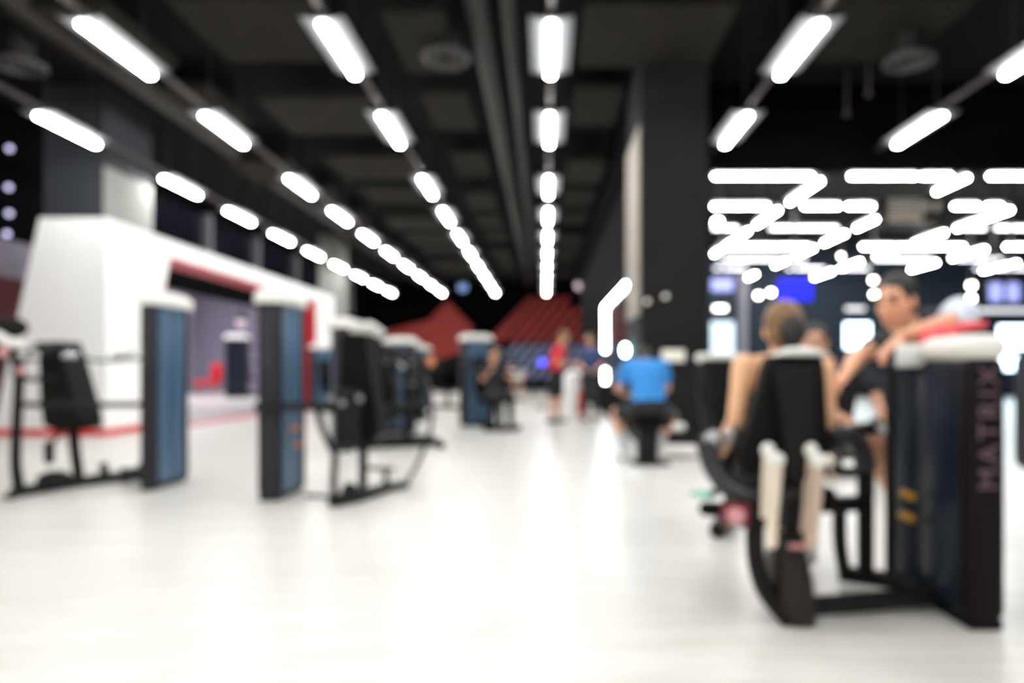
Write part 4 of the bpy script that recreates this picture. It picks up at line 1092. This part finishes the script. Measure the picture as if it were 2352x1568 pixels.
MB().tube([(1.02, 4.05, .05), (1.35, 4.9, .05)], .05, 8).build('base_rail', M['frame'], tM)
MB().tube([(1.2, 4.4, .05), (1.2, 4.4, .5)], .05, 8).build('seat_post', M['frame'], tM)
MB().tube([P(1625, 930, 4.25), P(1640, 1000, 4.2), P(1620, 1050, 4.1)], .03, 8, 4).build('side_lever', M['frame'], tM)

# machine at the right edge
tE = thing('cable_machine', 'dark rounded machine body cut by the right picture edge', 'gym machine', (3.5, 4.1, 0))
MB().box((3.13, 4.0, .34), (3.7, 4.6, 1.12), .07, 5).build('body', M['tower'], tE)
MB().box((3.35, 4.1, .03), (3.65, 4.5, .36), .04).build('pedestal', M['frame'], tE)
MB().box((3.3, 4.0, 0), (3.75, 4.6, .04), .015).build('base_plate', M['frame'], tE)
MB().box((3.13, 3.99, 1.10), (3.71, 4.61, 1.14), .015, 3).build('top_cap', M['frame'], tE)
# dark exercise bikes glimpsed between the seat and the tower
t = thing('exercise_bike', 'dark exercise bike glimpsed between the padded seat and the tower', 'exercise bike', (2.9, 6.4, 0))
MB().tube([(2.55, 6.4, .05), (3.35, 6.4, .05)], .05, 8).build('base_rail', M['frame'], t)
MB().tube([(3.2, 6.36, .3), (3.2, 6.44, .3)], .27, 24).build('flywheel', M['frame'], t)
MB().tube([(2.75, 6.4, .05), (2.7, 6.4, .85)], .04).build('seat_post', M['frame'], t)
MB().ell((2.68, 6.4, .9), (.15, 0, 0), (0, .1, 0), (0, 0, .05)).build('saddle', M['pad'], t)
MB().tube([(3.1, 6.4, .1), (3.25, 6.4, 1.1)], .04).build('handle_post', M['frame'], t)
MB().tube([(3.25, 6.15, 1.15), (3.3, 6.4, 1.1), (3.25, 6.65, 1.15)], .02, 8, 4).build('handlebar', M['chrome'], t)
MB().box((3.22, 6.3, 1.15), (3.28, 6.5, 1.32), .02).build('console', M['screen_pale'], t, 'lit console')

# ------------------------------------------------------------------ lamps of the side room
def area(name, loc, rot, size, e, col):
    d = bpy.data.lights.new(name, 'AREA'); d.energy = e; d.color = col; d.shape = 'RECTANGLE'; d.size, d.size_y = size
    o = bpy.data.objects.new(name, d); COL.objects.link(o); o.location = loc; o.rotation_euler = rot; return o
area('side_room_lamp', (-12.3, 24, 5.3), (0, 0, 0), (4, 8), 330, (.92, .89, 1.0))

# ------------------------------------------------------------------ world, camera, view
wd = bpy.data.worlds.new('World'); SC.world = wd; wd.use_nodes = True
wd.node_tree.nodes['Background'].inputs['Color'].default_value = (.05, .05, .055, 1)
wd.node_tree.nodes['Background'].inputs['Strength'].default_value = .2
cd = bpy.data.cameras.new('camera'); cam = bpy.data.objects.new('camera', cd); COL.objects.link(cam)
cam.location = (0, 0, CAMH); cam.rotation_euler = (math.pi / 2, 0, 0)
cd.sensor_fit = 'HORIZONTAL'; cd.sensor_width = 36; cd.lens = 24.0
cd.shift_x = -(VX - 1176) / 2352; cd.shift_y = (VY - 784) / 2352
cd.clip_start = .05; cd.clip_end = 200
cd.dof.use_dof = True; cd.dof.focus_distance = .26; cd.dof.aperture_fstop = 5.0; cd.dof.aperture_blades = 0
SC.camera = cam
SC.view_settings.view_transform = 'Standard'; SC.view_settings.look = 'None'
SC.view_settings.gamma = 1; SC.view_settings.use_curve_mapping = False
SC.view_settings.exposure = 1.10
cy = SC.cycles
cy.max_bounces = 8; cy.diffuse_bounces = 4; cy.glossy_bounces = 4; cy.caustics_reflective = False; cy.caustics_refractive = False
cy.use_denoising = True; cy.sample_clamp_indirect = 8
